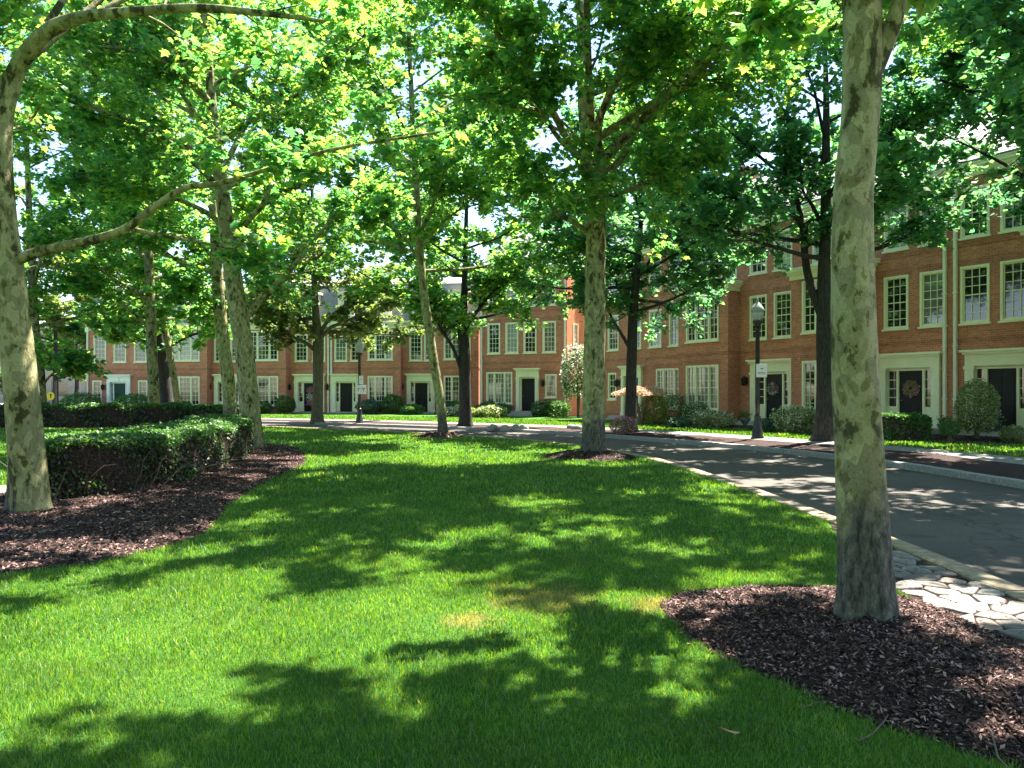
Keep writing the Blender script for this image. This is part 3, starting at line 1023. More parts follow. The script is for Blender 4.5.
def downspout(parent, u, ztop, y=-0.06, zbot=0.1):
    mb = MB()
    mb.box(u - 0.055, u + 0.055, y - 0.07, y + 0.055, zbot, ztop - 0.35)
    mb.box(u - 0.14, u + 0.14, y - 0.14, y + 0.055, ztop - 0.35, ztop)
    mb.box(u - 0.045, u + 0.045, y - 0.22, y - 0.0705, zbot, zbot + 0.09)
    for z in np.arange(zbot + 1.2, ztop - 0.5, 1.9):
        mb.box(u - 0.085, u + 0.085, y - 0.076, y + 0.058, z, z + 0.05)
    bevel(mb.build('downspout', M['spout'], parent), 0.012)

def townhouse(name, label, origin, ang, W, wins, bay=None, door=None, storeys=3, spouts=(), side=None, depth=9.5, dormers=(), seed=1, roof_ext=(0, 0), brickm='brick'):
    rnd = random.Random(seed)
    t = thing(name, label, 'house', origin, ang, 'brick townhouses along the road')
    H = 9.45 if storeys == 3 else 6.75
    ops = []
    plan = []
    def pick(z):
        r_ = rnd.random()
        if z > 6.5:
            return 'pane_blind' if r_ < 0.5 else 'pane_dark'
        return 'pane_curtain' if r_ < 0.12 else ('pane_blind' if r_ < 0.16 else 'pane_dark')
    for (u, z, w, h, cols, rows) in wins:
        if z > H:
            continue
        ops.append((u - w / 2, u + w / 2, z, z + h))
        plan.append((u, z, w, h, cols, rows, pick(z)))
    allops = list(ops)
    if door:
        uc, ww = door[0], door[3]
        allops.append((uc - ww / 2 + 0.02, uc + ww / 2 - 0.02, 0.0, 3.05 - 0.12))
    wl = MB()
    facade(wl, 0, W, -0.5, H, allops, 0.0, 0.16)
    arches(wl, ops, 0.0, 1)
    wl.box(0.002, W - 0.002, -0.03, 0.05, -0.5, 0.42, 1) if not door else None
    if door:
        uc, ww = door[0], door[3]
        for (a_, b_) in ((0.002, uc - ww / 2 - 0.13), (uc + ww / 2 + 0.13, W - 0.002)):
            if b_ > a_:
                wl.box(a_, b_, -0.03, 0.05, -0.5, 0.40, 1)
    wl.box(0.002, W - 0.002, -0.025, 0.05, 3.36, 3.5, 1)
    if storeys == 3:
        wl.box(0.002, W - 0.002, -0.025, 0.05, 6.72, 6.84, 1)
    # side and back walls
    sops = []
    if side:
        for (v, z, w, h) in side:
            sops.append((v - w / 2, v + w / 2, z, z + h))
    sw = MB()
    facade(sw, 0, depth, -0.5, H, sops, 0.0, 0.16)
    rt = [(W - y_, x_, z_) for (x_, y_, z_) in sw.v]
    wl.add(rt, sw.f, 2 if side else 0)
    wl.quad((0, depth, -0.5), (0, 0, -0.5), (0, 0, H), (0, depth, H))
    wl.quad((W, depth, -0.5), (0, depth, -0.5), (0, depth, H), (W, depth, H))
    wl.build('wall', [M[brickm], M['brick_trim'], M['brick_sunlit_side']], t)
    for (u, z, w, h, cols, rows, pn_) in plan:
        put_window(t, u, z, w, h, cols, rows, 0.0, pn_)
    if side:
        for (v, z, w, h) in side:
            put_window(t, 0, z, w, h, [3], 6, 0, 'pane_curtain', R(90), (W, v - w / 2, z))
    if bay:
        b0, b1, bd = bay
        bw = MB()
        tw = b1 - b0 - 1.15
        bc = (b0 + b1) / 2
        bops = [(bc - tw / 2, bc + tw / 2, 0.72, 2.88), (bc - tw / 2, bc + tw / 2, 4.05, 6.22)]
        facade(bw, b0, b1, -0.5, 6.62, bops, -bd, 0.16)
        arches(bw, bops, -bd, 1)
        bw.quad((b0, 0, -0.5), (b0, -bd, -0.5), (b0, -bd, 6.62), (b0, 0, 6.62))
        bw.quad((b1, -bd, -0.5), (b1, 0, -0.5), (b1, 0, 6.62), (b1, -bd, 6.62))
        bw.quad((b0, -bd, 6.62), (b1, -bd, 6.62), (b1, 0, 6.62), (b0, 0, 6.62))
        bw.box(b0 - 0.025, b1 + 0.025, -bd - 0.025, -0.031, 3.36, 3.5, 1)
        bw.box(b0 - 0.03, b1 + 0.03, -bd - 0.03, -0.031, -0.5, 0.42, 1)
        bo = bw.build('bay', [M[brickm], M['brick_trim']], t)
        for (z, h) in ((0.72, 2.16), (4.05, 2.17)):
            put_window(bo, bc, z, tw, h, [2, 3, 2], 6, -bd, 'pane_curtain' if rnd.random() < 0.2 else 'pane_dark')
        mb = MB()
        z = 6.66
        for (dz0, dz1, pr_) in ((-0.34, -0.14, 0.05), (-0.14, -0.04, 0.13), (-0.04, 0.07, 0.24), (0.07, 0.13, 0.28)):
            mb.box(b0 - pr_, b1 + pr_, -bd - pr_, -0.001 if storeys == 3 else -0.26, z + dz0 + 0.001, z + dz1)
        mb.build('bay_cornice', M['cream'], bo)
    if door:
        uc, style, colr, ww, ls = door
        door_group(t, uc, style, colr, ww, lamp_side=ls)
    for u in spouts:
        downspout(t, u, H - 0.1)
    if storeys == 3:
        cornice(t, 0, W, H + 0.02, -0.0, M['cream'])
        rf = MB()
        rr = 5.2
        pk = 3.5
        e = 0.3
        z0 = H + 0.15
        pts = [(-e, z0), (-e, z0 + 0.06), (depth / 2, z0 + pk), (depth + e, z0 + 0.06), (depth + e, z0)]
        v = [(0.0, y_, z_) for y_, z_ in pts] + [(W, y_, z_) for y_, z_ in pts]
        rf.add(v, [(0, 1, 2, 3, 4), (9, 8, 7, 6, 5), (0, 5, 6, 1), (1, 6, 7, 2), (2, 7, 8, 3), (3, 8, 9, 4), (0, 4, 9, 5)])
        ro = rf.build('roof', M['slate'], t)
        if seed % 2 == 0:
            ch = MB()
            ch.box(W * 0.75, W * 0.75 + 0.8, depth * 0.55, depth * 0.55 + 1.1, z0 + pk - 1.2, z0 + pk + 0.9)
            ch.box(W * 0.75 - 0.06, W * 0.75 + 0.86, depth * 0.55 - 0.06, depth * 0.55 + 1.16, z0 + pk + 0.9, z0 + pk + 1.05)
            ch.build('chimney', M['brick_trim'], ro)
    else:
        cornice(t, 0, W, H + 0.02, -0.0, M['cream'])
        rf = MB()
        z0, z1 = H + 0.15, H + 3.0
        yb = 1.15
        pts = [(-0.12, z0), (yb, z1), (yb + 2.5, z1 + 0.8), (depth - 1, z1 + 0.3), (depth, z0)]
        v = [(0.0, y_, z_) for y_, z_ in pts] + [(W, y_, z_) for y_, z_ in pts]
        rf.add(v, [(0, 1, 2, 3, 4), (9, 8, 7, 6, 5), (0, 5, 6, 1), (1, 6, 7, 2), (2, 7, 8, 3), (3, 8, 9, 4), (0, 4, 9, 5)])
        ro = rf.build('roof', M['slate_green'], t)
        for u in dormers:
            dm = MB()
            dm.box(u - 0.62, u + 0.62, -0.02, 1.4, z0 + 0.25, z0 + 2.05)
            dm.box(u - 0.75, u + 0.75, -0.14, 1.6, z0 + 2.051, z0 + 2.2)
            do = dm.build('dormer', M['cream'], ro)
            put_window(do, u, z0 + 0.35, 1.0, 1.6, [3], 4, -0.06, 'pane_dark')
    return t

S2 = ([3], 6)
def rowwins(us2, us3=None, w=1.0):
    L = [(u, 4.0, w, 2.02, [3], 6) for u in us2]
    for u in (us3 or us2):
        L.append((u, 7.02, w, 1.75, [3], 4))
    return L

# right hand terrace: origin at its far (left) end
RD = np.array([0.505, -0.863])
RO = np.array([16.7, 26.1]) - RD * 22.43
RA = math.atan2(-0.863, 0.505)
def rp(u):
    return (*(RO + RD * u), 0.02)
t_D = townhouse('brick_townhouse', 'brick townhouse with flat front and narrow arched door behind the peach leaved tree', rp(0), RA, 7.05,
          rowwins([1.0, 3.0, 4.65, 6.25]) + [(0.9, 1.15, 0.75, 1.55, [2], 4), (5.75, 0.72, 2.05, 2.1, [2, 3, 2], 6)], None, (2.75, 'arch', 'black_door', 1.75, -1), 3, (0.12,), seed=2)
t_C = townhouse('brick_townhouse', 'brick townhouse with square bay and black wreathed door behind the right lamp post', rp(7.05), RA, 6.95,
          rowwins([4.7, 6.1], [1.2, 2.9, 4.7, 6.1]), (0.2, 3.55, 0.75), (5.55, 'cream', 'black_door', 2.45, -1), 3, (), seed=3)
t_B = townhouse('brick_townhouse', 'brick townhouse with black door wearing a yellow berry wreath behind the near tree', rp(14.0), RA, 6.6,
          rowwins([4.5, 5.95], [1.2, 2.9, 4.5, 5.95]), (0.2, 3.6, 0.75), (5.05, 'cream', 'black_door', 2.4, -1), 3, (6.42,), seed=4)
t_A = townhouse('brick_townhouse', 'brick townhouse at the right edge with plain black door behind the round shrub', rp(20.6), RA, 6.6,
          rowwins([0.85, 2.2], [0.85, 2.2, 3.8, 5.3]), (3.05, 6.4, 0.75), (1.72, 'cream', 'black_door', 2.3, 1), 3, (0.2,), seed=5)

# end house that stands forward of the left row
EA = math.atan2(-0.42, 0.91)
t_E = townhouse('brick_townhouse', 'three storey brick townhouse standing forward with sunlit orange side wall', (-2.0, 51.6, 0.1), EA, 6.05,
          [(u, 4.05, 0.92, 2.02, [3], 6) for u in (0.88, 2.2, 3.5, 4.85)] + [(u, 7.1, 0.92, 1.6, [3], 4) for u in (0.88, 2.2, 3.55, 4.85)] + [(1.28, 0.72, 1.9, 2.1, [2, 3, 2], 6), (4.97, 1.15, 0.8, 1.5, [2], 4)],
          None, (3.35, 'arch', 'black_door', 1.6, 1), 3, (-0.02, 5.95), [(1.6, 3.9, 0.95, 2.1)], seed=7)

# left row
LD = np.array([30.8, -3.8]) / 31.03
LO = np.array([-33.0, 59.2])
LA = math.atan2(-3.8, 30.8)
def lp(u, z=-0.12):
    return (*(LO + LD * u), z)
townhouse('brick_townhouse', 'flat fronted end townhouse at far left with dark green door and white surround', lp(0.35), LA, 6.65,
          [(u, 4.0, 1.02, 2.05, [3], 6) for u in (1.08, 2.73, 4.4, 6.0)] + [(0.85, 0.9, 0.75, 1.7, [2], 4), (4.6, 0.9, 0.75, 1.7, [2], 4)], None, (2.68, 'white', 'green_door', 1.9, -1), 2, (0.1,), None, 9.5, (1.9, 4.9), 11)
townhouse('brick_townhouse', 'bay fronted brick townhouse next to the green doored end house at far left', lp(7.0), LA, 6.12, [(4.2, 4.0, 1.0, 2.02, [3], 6), (5.5, 4.0, 1.0, 2.02, [3], 6)], (0.05, 3.5, 0.7), (4.85, 'cream', 'black_door', 2.2, -1), 2, (), None, 9.5, (1.8, 4.9), 12)
townhouse('brick_townhouse', 'bay fronted brick townhouse whose door carries a pink hanging', lp(13.12), LA, 6.63, [(4.4, 4.0, 1.0, 2.02, [3], 6), (5.75, 4.0, 1.0, 2.02, [3], 6)], (0.05, 3.5, 0.7), (5.05, 'cream', 'black_door', 2.3, -1), 2, (6.5,), None, 9.5, (1.8, 5.0), 13)
townhouse('brick_townhouse', 'brick townhouse with black door left of its bay behind the left lamp post', lp(19.75), LA, 5.6, [(0.8, 4.0, 0.95, 2.02, [3], 6), (2.0, 4.0, 0.95, 2.02, [3], 6)], (2.5, 5.5, 0.7), (1.2, 'cream', 'black_door', 2.1, -1), 2, (0.1,), None, 9.5, (1.2, 4.0), 14)
townhouse('brick_townhouse', 'bay fronted brick townhouse tucked beside the house that stands forward', lp(25.35), LA, 5.75, [(0.85, 4.0, 0.95, 2.02, [3], 6), (1.95, 4.0, 0.95, 2.02, [3], 6)], (2.5, 5.6, 0.7), (1.25, 'cream', 'black_door', 2.1, -1), 2, (), None, 9.5, (1.2, 4.0), 15)

# pale building far behind at the left
bt = thing('office_building', 'pale low building far behind the trees at the left edge', 'building', (-80, 112, 0), 0)
mb = MB()
ops = [(3 + i * 5.0, 5.4 + i * 5.0, 1.0 + k * 3.6, 3.2 + k * 3.6) for i in range(8) for k in range(3)]
facade(mb, 0, 44, -0.5, 11.5, ops, 0, 0.2)
mb.quad((44, 0, -0.5), (44, 14, -0.5), (44, 14, 11.5), (44, 0, 11.5))
mb.quad((0, 14, -0.5), (0, 0, -0.5), (0, 0, 11.5), (0, 14, 11.5))
mb.quad((0, 0, 11.5), (44, 0, 11.5), (44, 14, 11.5), (0, 14, 11.5))
mb.build('wall', M['beige'], bt)
for o_ in ops:
    w_ = MB()
    w_.box(o_[0], o_[1], 0.08, 0.12, o_[2], o_[3])
    w_.build('window', M['pane_dark'], bt)

# ------------------------------------------------------------------ trees
LEAF5 = np.array([(0, 0, 0.0), (0.0, 0.42, 0.05), (0.16, -0.02, 0), (0.48, 0.10, -0.06), (0.30, 0.30, 0.0), (0.56, 0.52, -0.09), (0.24, 0.56, 0.0), (0.0, 1.0, -0.10), (-0.24, 0.56, 0.0), (-0.56, 0.52, -0.09), (-0.30, 0.30, 0.0), (-0.48, 0.10, -0.06), (-0.16, -0.02, 0)])
LEAF5_T = np.array([(1, 2, 3), (1, 3, 4), (1, 4, 5), (1, 5, 6), (1, 6, 7), (1, 7, 8), (1, 8, 9), (1, 9, 10), (1, 10, 11), (1, 11, 12), (1, 12, 0), (1, 0, 2)])
LEAF4 = np.array([(0, 0, 0), (0.42, 0.42, -0.05), (0.0, 1.0, -0.08), (-0.42, 0.42, -0.05)])
LEAF4_T = np.array([(0, 1, 2), (0, 2, 3)])
def leaves_mesh(P, D, size, five, tilt=0.6):
    n = len(P)
    nrm = np.column_stack([rng.normal(0, tilt, n), rng.normal(0, tilt, n), np.ones(n)])
    nrm /= np.linalg.norm(nrm, axis=1)[:, None]
    d = D + rng.normal(0, 0.6, (n, 3)) + np.array([0, 0, -0.25])
    d -= (d * nrm).sum(1)[:, None] * nrm
    d /= np.linalg.norm(d, axis=1)[:, None] + 1e-9
    sd_ = np.cross(d, nrm)
    s = (size * rng.uniform(0.6, 1.2, n))[:, None, None]
    shp, tri = (LEAF5, LEAF5_T) if five else (LEAF4, LEAF4_T)
    v = P[:, None, :] + s * (shp[None, :, 0:1] * sd_[:, None, :] + shp[None, :, 1:2] * d[:, None, :] + shp[None, :, 2:3] * nrm[:, None, :])
    f = (np.arange(n)[:, None, None] * len(shp) + tri[None]).reshape(-1, 3)
    return v.reshape(-1, 3), f

KB, KT, KL, KR = 1.8, 1.7, 1.6, 1.3      # density of side branches, twigs and leaves
class Tree:
    def __init__(s, seed, dist, leafsize, five, droop=0.0):
        s.r = np.random.default_rng(seed)
        s.tv, s.tf, s.off = [], [], 0
        s.lp, s.ld = [], []
        s.dist = dist
        s.ls, s.five = leafsize, five
        s.minr = dist * 0.00045
        s.droop = droop
    def tube(s, p, r, n, wob=0.0):
        if np.max(r[0]) < s.minr:
            return
        v, f = tube_np(p, r, n, wob)
        s.tv.append(v)
        s.tf.append(f + s.off)
        s.off += len(v)
    def walk(s, p0, d, L, steps, wob, up):
        p = [np.array(p0, float)]
        d = np.array(d, float)
        d /= np.linalg.norm(d)
        for i in range(steps):
            d = d + s.r.normal(0, wob, 3) + np.array([0, 0, up])
            d /= np.linalg.norm(d)
            p.append(p[-1] + d * L / steps)
        return np.array(p)
    def leaf_on(s, p, n):
        t = s.r.uniform(0.1, 1.0, n) * (len(p) - 1)
        i = np.minimum(t.astype(int), len(p) - 2)
        f = (t - i)[:, None]
        q = p[i] * (1 - f) + p[i + 1] * f
        d = p[i + 1] - p[i]
        d /= np.linalg.norm(d, axis=1)[:, None] + 1e-9
        s.lp.append(q + s.r.normal(0, 0.07, (n, 3)))
        s.ld.append(d)
    def twig(s, p0, d, L, r, nl):
        p = s.walk(p0, d, L, 4, 0.16, -0.02 - s.droop)
        s.tube(p, np.linspace(r, r * 0.3, 5), 3)
        s.leaf_on(p, nl)
    def branch(s, p0, d, L, r, ntw, nl):
        p = s.walk(p0, d, L, 5, 0.13, 0.03 - s.droop * 0.5)
        s.tube(p, np.linspace(r, r * 0.25, 6), 4)
        for k_ in range(ntw):
            t = s.r.uniform(0.2, 1.0)
            i = min(int(t * 5), 4)
            q = p[i] + (p[i + 1] - p[i]) * (t * 5 - i)
            dd = (p[i + 1] - p[i])
            dd = dd / np.linalg.norm(dd)
            nd = dd + s.r.normal(0, 0.75, 3) * np.array([1, 1, 0.55])
            s.twig(q, nd, L * s.r.uniform(0.28, 0.5), r * 0.4, nl)
        s.leaf_on(p[2:], nl)
    def dress(s, p, r0, r1, nb, bl, ntw, nl, t0=0.25):
        """side branches along a limb polyline"""
        m = len(p) - 1
        nb, ntw, nl = int(nb * KB), int(ntw * KT), int(nl * KL)
        for k_ in range(nb):
            t = t0 + (1 - t0) * (k_ + s.r.uniform(0.1, 0.9)) / nb
            x = t * m
            i = min(int(x), m - 1)
            q = p[i] + (p[i + 1] - p[i]) * (x - i)
            dd = p[i + 1] - p[i]
            dd = dd / np.linalg.norm(dd)
            nd = dd * 0.6 + s.r.normal(0, 0.7, 3) * np.array([1, 1, 0.55]) + np.array([0, 0, 0.08 - s.droop])
            L = bl * s.r.uniform(0.6, 1.15) * (1.1 - 0.45 * t)
            s.branch(q, nd, L, max(0.008, (r0 + (r1 - r0) * t) * 0.45), ntw, nl)
    def limb(s, pts, r0, r1, nb, bl, ntw, nl, t0=0.25, n=8):
        p = spline(pts, 4)
        s.tube(p, np.linspace(r0, r1, len(p)), n)
        s.dress(p, r0, r1, nb, bl, ntw, nl, t0)
    def auto_limbs(s, trunk, rad, z0, nl_, L0, L1, el, nb, bl, ntw, nl, az0=0.0, azs=None):
        """limbs leaving the trunk between height z0 and its top"""
        zt = trunk[-1, 2]
        for k_ in range(nl_):
            t = (k_ + 0.5) / nl_
            z = z0 + (zt - z0) * t
            q = np.array([np.interp(z, trunk[:, 2], trunk[:, c]) for c in range(3)])
            rr = float(np.interp(z, trunk[:, 2], rad))
            az = az0 + k_ * 2.399 + s.r.uniform(-0.4, 0.4)
            if azs is not None:
                az = azs[k_ % len(azs)] + s.r.uniform(-0.3, 0.3)
            e = el[0] + (el[1] - el[0]) * t + s.r.uniform(-0.12, 0.12)
            L = KR * (L0 + (L1 - L0) * t) * s.r.uniform(0.8, 1.15)
            p = s.walk(q, (math.cos(az) * math.cos(e), math.sin(az) * math.cos(e), math.sin(e)), L, 8, 0.10, 0.03)
            r0 = max(0.02, rr * 0.5)
            s.tube(p, np.linspace(r0, r0 * 0.2, 9), 6)
            s.dress(p, r0, r0 * 0.2, nb, bl, ntw, nl)
    def finish(s, name, label, group, bark, leaf, base):
        t = thing(name, label, 'tree', base, 0, group)
        b = np.array(base)
        tv = np.concatenate(s.tv) - b
        link('trunk', mesh_np('trunk', tv, [np.concatenate(s.tf)], M[bark], None, True), t)
        P, D = np.concatenate(s.lp), np.concatenate(s.ld)
        v, f = leaves_mesh(P - b, D, s.ls, s.five)
        link('crown', mesh_np('crown', v, [f], M[leaf]), t)
        print('TREE', label[:30], len(P))
        return t

def trunk_from(t, pxs, D, radii, n=14, flare=1.5, per=6, wob=0.05):
    """pxs: (px,py) up the trunk at distance D (float) or list of distances"""
    Ds = D if isinstance(D, (list, tuple)) else [D] * len(pxs)
    pts = [at(a_, b_, d_) for (a_, b_), d_ in zip(pxs, Ds)]
    b0 = np.array(pts[0])
    pts[0] = (b0[0], b0[1], -0.05)
    p = spline(pts, per)
    lo_ = np.array([p[0] + (p[1] - p[0]) * q for q in (0.12, 0.28, 0.5, 0.75)])
    p = np.vstack([p[:1], lo_, p[1:]])
    ix = np.concatenate([[0, 0.12, 0.28, 0.5, 0.75], np.arange(1, len(p) - 4)]) / (len(p) - 5)
    r = np.interp(ix, np.linspace(0, 1, len(radii)), radii)
    fl_k = np.exp(-np.maximum(p[:, 2] - 0.06, 0) / 0.24)
    ang = np.arange(n) * 2 * math.pi / n
    ph_ = t.r.uniform(0, 6, 2)
    lobes = 0.55 + 0.45 * np.sin(ang * 4 + ph_[0]) + 0.35 * np.sin(ang * 7 + ph_[1])
    rr = r[:, None] * (1 + (flare - 1) * 1.25 * fl_k[:, None] * lobes[None, :])
    t.tube(p, rr, n, wob)
    r = r * (1 + (flare - 1) * fl_k)
    return p, r

GP = 'pale barked plane trees on the lawn'
GD = 'dark barked street trees'
# --- near right plane tree
T = Tree(11, 5.5, 0.15, True)
p, r = trunk_from(T, [(869, 612), (863, 520), (860, 450), (856, 380), (853, 300), (853, 200), (860, 120), (862, 60), (861, 0), (856, -90), (850, -200), (845, -330), (850, -480), (856, -640)], 5.08,
                  [0.160, 0.155, 0.151, 0.146, 0.138, 0.124, 0.119, 0.123, 0.120, 0.11, 0.09, 0.07, 0.05, 0.02], 24, 1.55, 8)
T.limb([at(868, 80, 5.08), at(884, 45, 5.05), at(898, 8, 5.0), at(910, -50, 5.05), at(935, -160, 5.3), at(985, -280, 5.8)], 0.075, 0.02, 9, 1.7, 5, 9, 0.45)
T.auto_limbs(p, r, 5.6, 9, 4.0, 2.2, (0.4, 1.0), 6, 1.7, 5, 8, 0.6)
T.limb([at(858, -60, 5.08), at(835, -90, 5.8), at(800, -70, 6.2), at(770, -20, 6.8), at(745, 20, 7.3)], 0.045, 0.01, 6, 1.1, 4, 8, 0.4)
for pts in ([(2.34, 5.1, 6.0), (3.6, 6.2, 6.9), (4.7, 7.3, 7.4), (5.5, 8.1, 7.7)], [(2.34, 5.0, 6.4), (4.0, 5.6, 7.6), (5.5, 6.2, 8.2), (7.0, 6.6, 8.6)]):
    T.limb(pts, 0.055, 0.015, 10, 1.8, 5, 9, 0.2)  # limbs added above the view so the mulch bed lies in shade
T.finish('plane_tree', 'plane tree with mottled olive trunk nearest the camera at right in mulch', GP, 'bark_plane', 'leaf_plane', (2.36, 5.08, 0))

# --- left plane tree
T = Tree(12, 9.5, 0.12, True)
p, r = trunk_from(T, [(31, 515), (24, 420), (16, 340), (8, 262), (2, 200), (0, 150), (4, 110), (16, 72), (38, 40), (70, 20), (130, 12), (200, 8), (270, 14), (330, 22)], [9.86] * 8 + [9.7, 9.5, 9.2, 9.0, 8.8, 8.7],
                  [0.225, 0.205, 0.19, 0.17, 0.15, 0.135, 0.12, 0.108, 0.095, 0.075, 0.06, 0.05, 0.035, 0.015], 18, 1.3, 6)
T.dress(p[64:], 0.05, 0.02, 4, 1.5, 5, 9, 0.0)
T.limb([at(10, 264, 9.86), at(35, 253, 9.8), at(70, 245, 9.6), at(108, 236, 9.4), at(130, 226, 9.3), at(155, 207, 9.2), at(185, 188, 9.1), at(216, 184, 9.0), at(256, 173, 8.9), at(330, 150, 8.8), at(440, 132, 8.7)], 0.075, 0.014, 5, 0.9, 4, 8, 0.72)
T.limb([at(128, 228, 9.3), at(165, 236, 9.5), at(205, 243, 9.8), at(240, 250, 10)], 0.03, 0.01, 3, 1.0, 4, 8, 0.6)
T.limb([at(2, 190, 9.86), at(-20, 130, 10), at(-40, 40, 10.2), at(-50, -80, 10.5), at(-40, -200, 10.8)], 0.11, 0.02, 14, 2.0, 5, 9, 0.15)
T.limb([at(-35, 60, 10.2), at(-10, 0, 10.8), at(40, -60, 11.6), at(110, -110, 12.4)], 0.07, 0.02, 9, 1.8, 5, 9, 0.2)
T.limb([at(20, 66, 9.86), at(50, 20, 10.3), at(95, -40, 11), at(170, -90, 11.8), at(260, -110, 12)], 0.06, 0.02, 6, 1.9, 5, 9, 0.5)
T.limb([at(-30, 100, 10), at(-80, 70, 9.5), at(-150, 20, 9)], 0.06, 0.02, 7, 1.8, 5, 9, 0.2)
for pts in ([(-5.97, 9.7, 6.03), (-4.6, 11.2, 7.7), (-2.6, 12.6, 8.7), (-0.8, 13.6, 9.1)], [(-6.2, 9.86, 5.85), (-5.2, 11.6, 8.2), (-4.0, 13.2, 9.4), (-3.2, 14.8, 9.9)]):
    T.limb(pts, 0.045, 0.015, 10, 2.0, 5, 9, 0.3)  # limbs added above the view to throw shade on the left lawn
T.finish('plane_tree', 'plane tree with bare curving trunk beside the hedge at the left edge', GP, 'bark_plane_olive', 'leaf_plane', (-6.17, 9.86, 0))

# --- middle plane tree
KB, KT, KL = 1.95, 1.95, 1.8
T = Tree(13, 19, 0.145, True)
p, r = trunk_from(T, [(594, 456), (594, 380), (595, 300), (596, 230), (594, 190), (589, 150), (584, 110), (582, 70), (580, 10), (577, -60), (575, -130)], 19.0,
                  [0.30, 0.27, 0.255, 0.24, 0.215, 0.17, 0.14, 0.12, 0.09, 0.06, 0.03], 16, 1.35, 6)
mid = 19.0
T.limb([at(597, 222, mid), at(606, 200, mid), at(618, 194, mid - .3), at(640, 187, mid - .8), at(660, 177, mid - 1.2), at(690, 160, mid - 1.8)], 0.10, 0.02, 10, 2.0, 5, 8, 0.5)
T.limb([at(598, 195, mid), at(605, 176, mid), at(620, 160, mid + .2), at(632, 140, mid + .4), at(645, 122, mid + .6), at(670, 106, mid + .8), at(705, 92, mid + 1)], 0.12, 0.02, 12, 2.0, 5, 8, 0.5)
T.limb([at(600, 190, mid), at(601, 165, mid - .2), at(598, 135, mid - .5), at(606, 100, mid - .9), at(625, 70, mid - 1.3), at(660, 30, mid - 1.8), at(690, -20, mid - 2)], 0.12, 0.02, 13, 2.0, 5, 8, 0.5)
T.limb([at(592, 236, mid), at(582, 228, mid), at(568, 219, mid - .3), at(555, 212, mid - .6), at(546, 196, mid - 1), at(530, 180, mid - 1.5), at(505, 165, mid - 2)], 0.085, 0.02, 11, 1.9, 5, 8, 0.4)
T.limb([at(586, 142, mid), at(575, 138, mid), at(555, 128, mid + .3), at(530, 112, mid + .7), at(500, 95, mid + 1)], 0.06, 0.015, 9, 1.9, 5, 8, 0.5)
T.limb([at(590, 165, mid), at(560, 140, mid - 1.2), at(535, 100, mid - 2.4), at(515, 70, mid - 3.4)], 0.08, 0.02, 9, 1.9, 5, 8, 0.5)
T.auto_limbs(p, r, 8.4, 7, 4.4, 2.2, (0.4, 1.0), 7, 1.9, 5, 8, 0.2)
for pts in ([(2.0, 19, 7.0), (3.8, 17.2, 8.6), (5.6, 15.2, 9.5), (7.0, 13.0, 9.8), (7.2, 11.4, 9.6)], [(2.0, 19, 7.2), (4.2, 16.8, 8.8), (5.3, 14.2, 9.5), (5.7, 11.4, 9.5)], [(2.0, 19, 7.8), (4.5, 18.6, 9.2), (7.0, 17.8, 9.9), (8.8, 16.6, 9.7)], [(2.0, 19, 8.0), (3.0, 16.6, 10.0), (4.0, 14.2, 11.0), (5.0, 11.8, 11.4)], [(2.0, 19, 6.6), (0.6, 16.8, 8.2), (-0.8, 14.6, 9.0), (-2.0, 12.6, 9.3)], [(2.0, 19, 7.4), (1.6, 16.4, 9.4), (1.4, 14.0, 10.4), (1.6, 11.6, 10.8)]):
    T.limb(pts, 0.10, 0.02, 17, 2.2, 5, 9, 0.2)  # limbs added and placed to throw shade on the lawn and road
T.finish('plane_tree', 'tall plane tree in its own mulch ring in the middle of the lawn edge', GP, 'bark_plane', 'leaf_plane', (2.02, 19.0, 0))

# --- plane tree at the far end of the hedge
KB, KT, KL = 1.9, 1.9, 1.8
T = Tree(14, 21, 0.145, True)
d4 = 21.5
p, r = trunk_from(T, [(253, 449), (249, 400), (244, 350), (238, 310), (232, 270), (227, 230), (222, 190), (216, 150), (212, 105), (208, 50), (202, -20), (198, -90)], d4,
                  [0.29, 0.27, 0.26, 0.25, 0.24, 0.22, 0.19, 0.16, 0.13, 0.10, 0.06, 0.03], 14, 1.3, 6)
T.limb([at(227, 232, d4), at(214, 218, d4), at(200, 209, d4 - .4), at(178, 200, d4 - .9), at(150, 193, d4 - 1.4), at(115, 182, d4 - 1.9), at(82, 176, d4 - 2.3)], 0.09, 0.02, 12, 1.9, 5, 8, 0.5)
T.limb([at(216, 146, d4), at(200, 120, d4), at(186, 100, d4 - .5), at(166, 68, d4 - 1), at(150, 25, d4 - 1.5)], 0.09, 0.02, 9, 1.9, 5, 8, 0.5)
T.limb([at(214, 135, d4), at(190, 112, d4 + .5), at(160, 96, d4 + 1), at(130, 62, d4 + 1.6), at(92, 20, d4 + 2)], 0.08, 0.02, 9, 1.9, 5, 8, 0.5)
T.limb([at(230, 262, d4), at(245, 225, d4 - .2), at(262, 205, d4 - .5), at(282, 165, d4 - 1), at(300, 130, d4 - 1.5), at(330, 100, d4 - 2)], 0.10, 0.02, 11, 1.9, 5, 8, 0.5)
T.limb([at(240, 325, d4), at(258, 303, d4), at(276, 285, d4 - .3), at(297, 262, d4 - .7), at(316, 238, d4 - 1.2), at(340, 212, d4 - 1.6), at(372, 190, d4 - 2)], 0.12, 0.02, 12, 1.9, 5, 8, 0.35)
T.limb([at(220, 175, d4), at(238, 140, d4 + .5), at(262, 95, d4 + 1), at(280, 40, d4 + 1.4)], 0.10, 0.02, 10, 1.9, 5, 8, 0.5)
T.auto_limbs(p, r, 7, 14, 5.6, 3.0, (0.25, 1.0), 8, 2.0, 5, 8, 1.2)
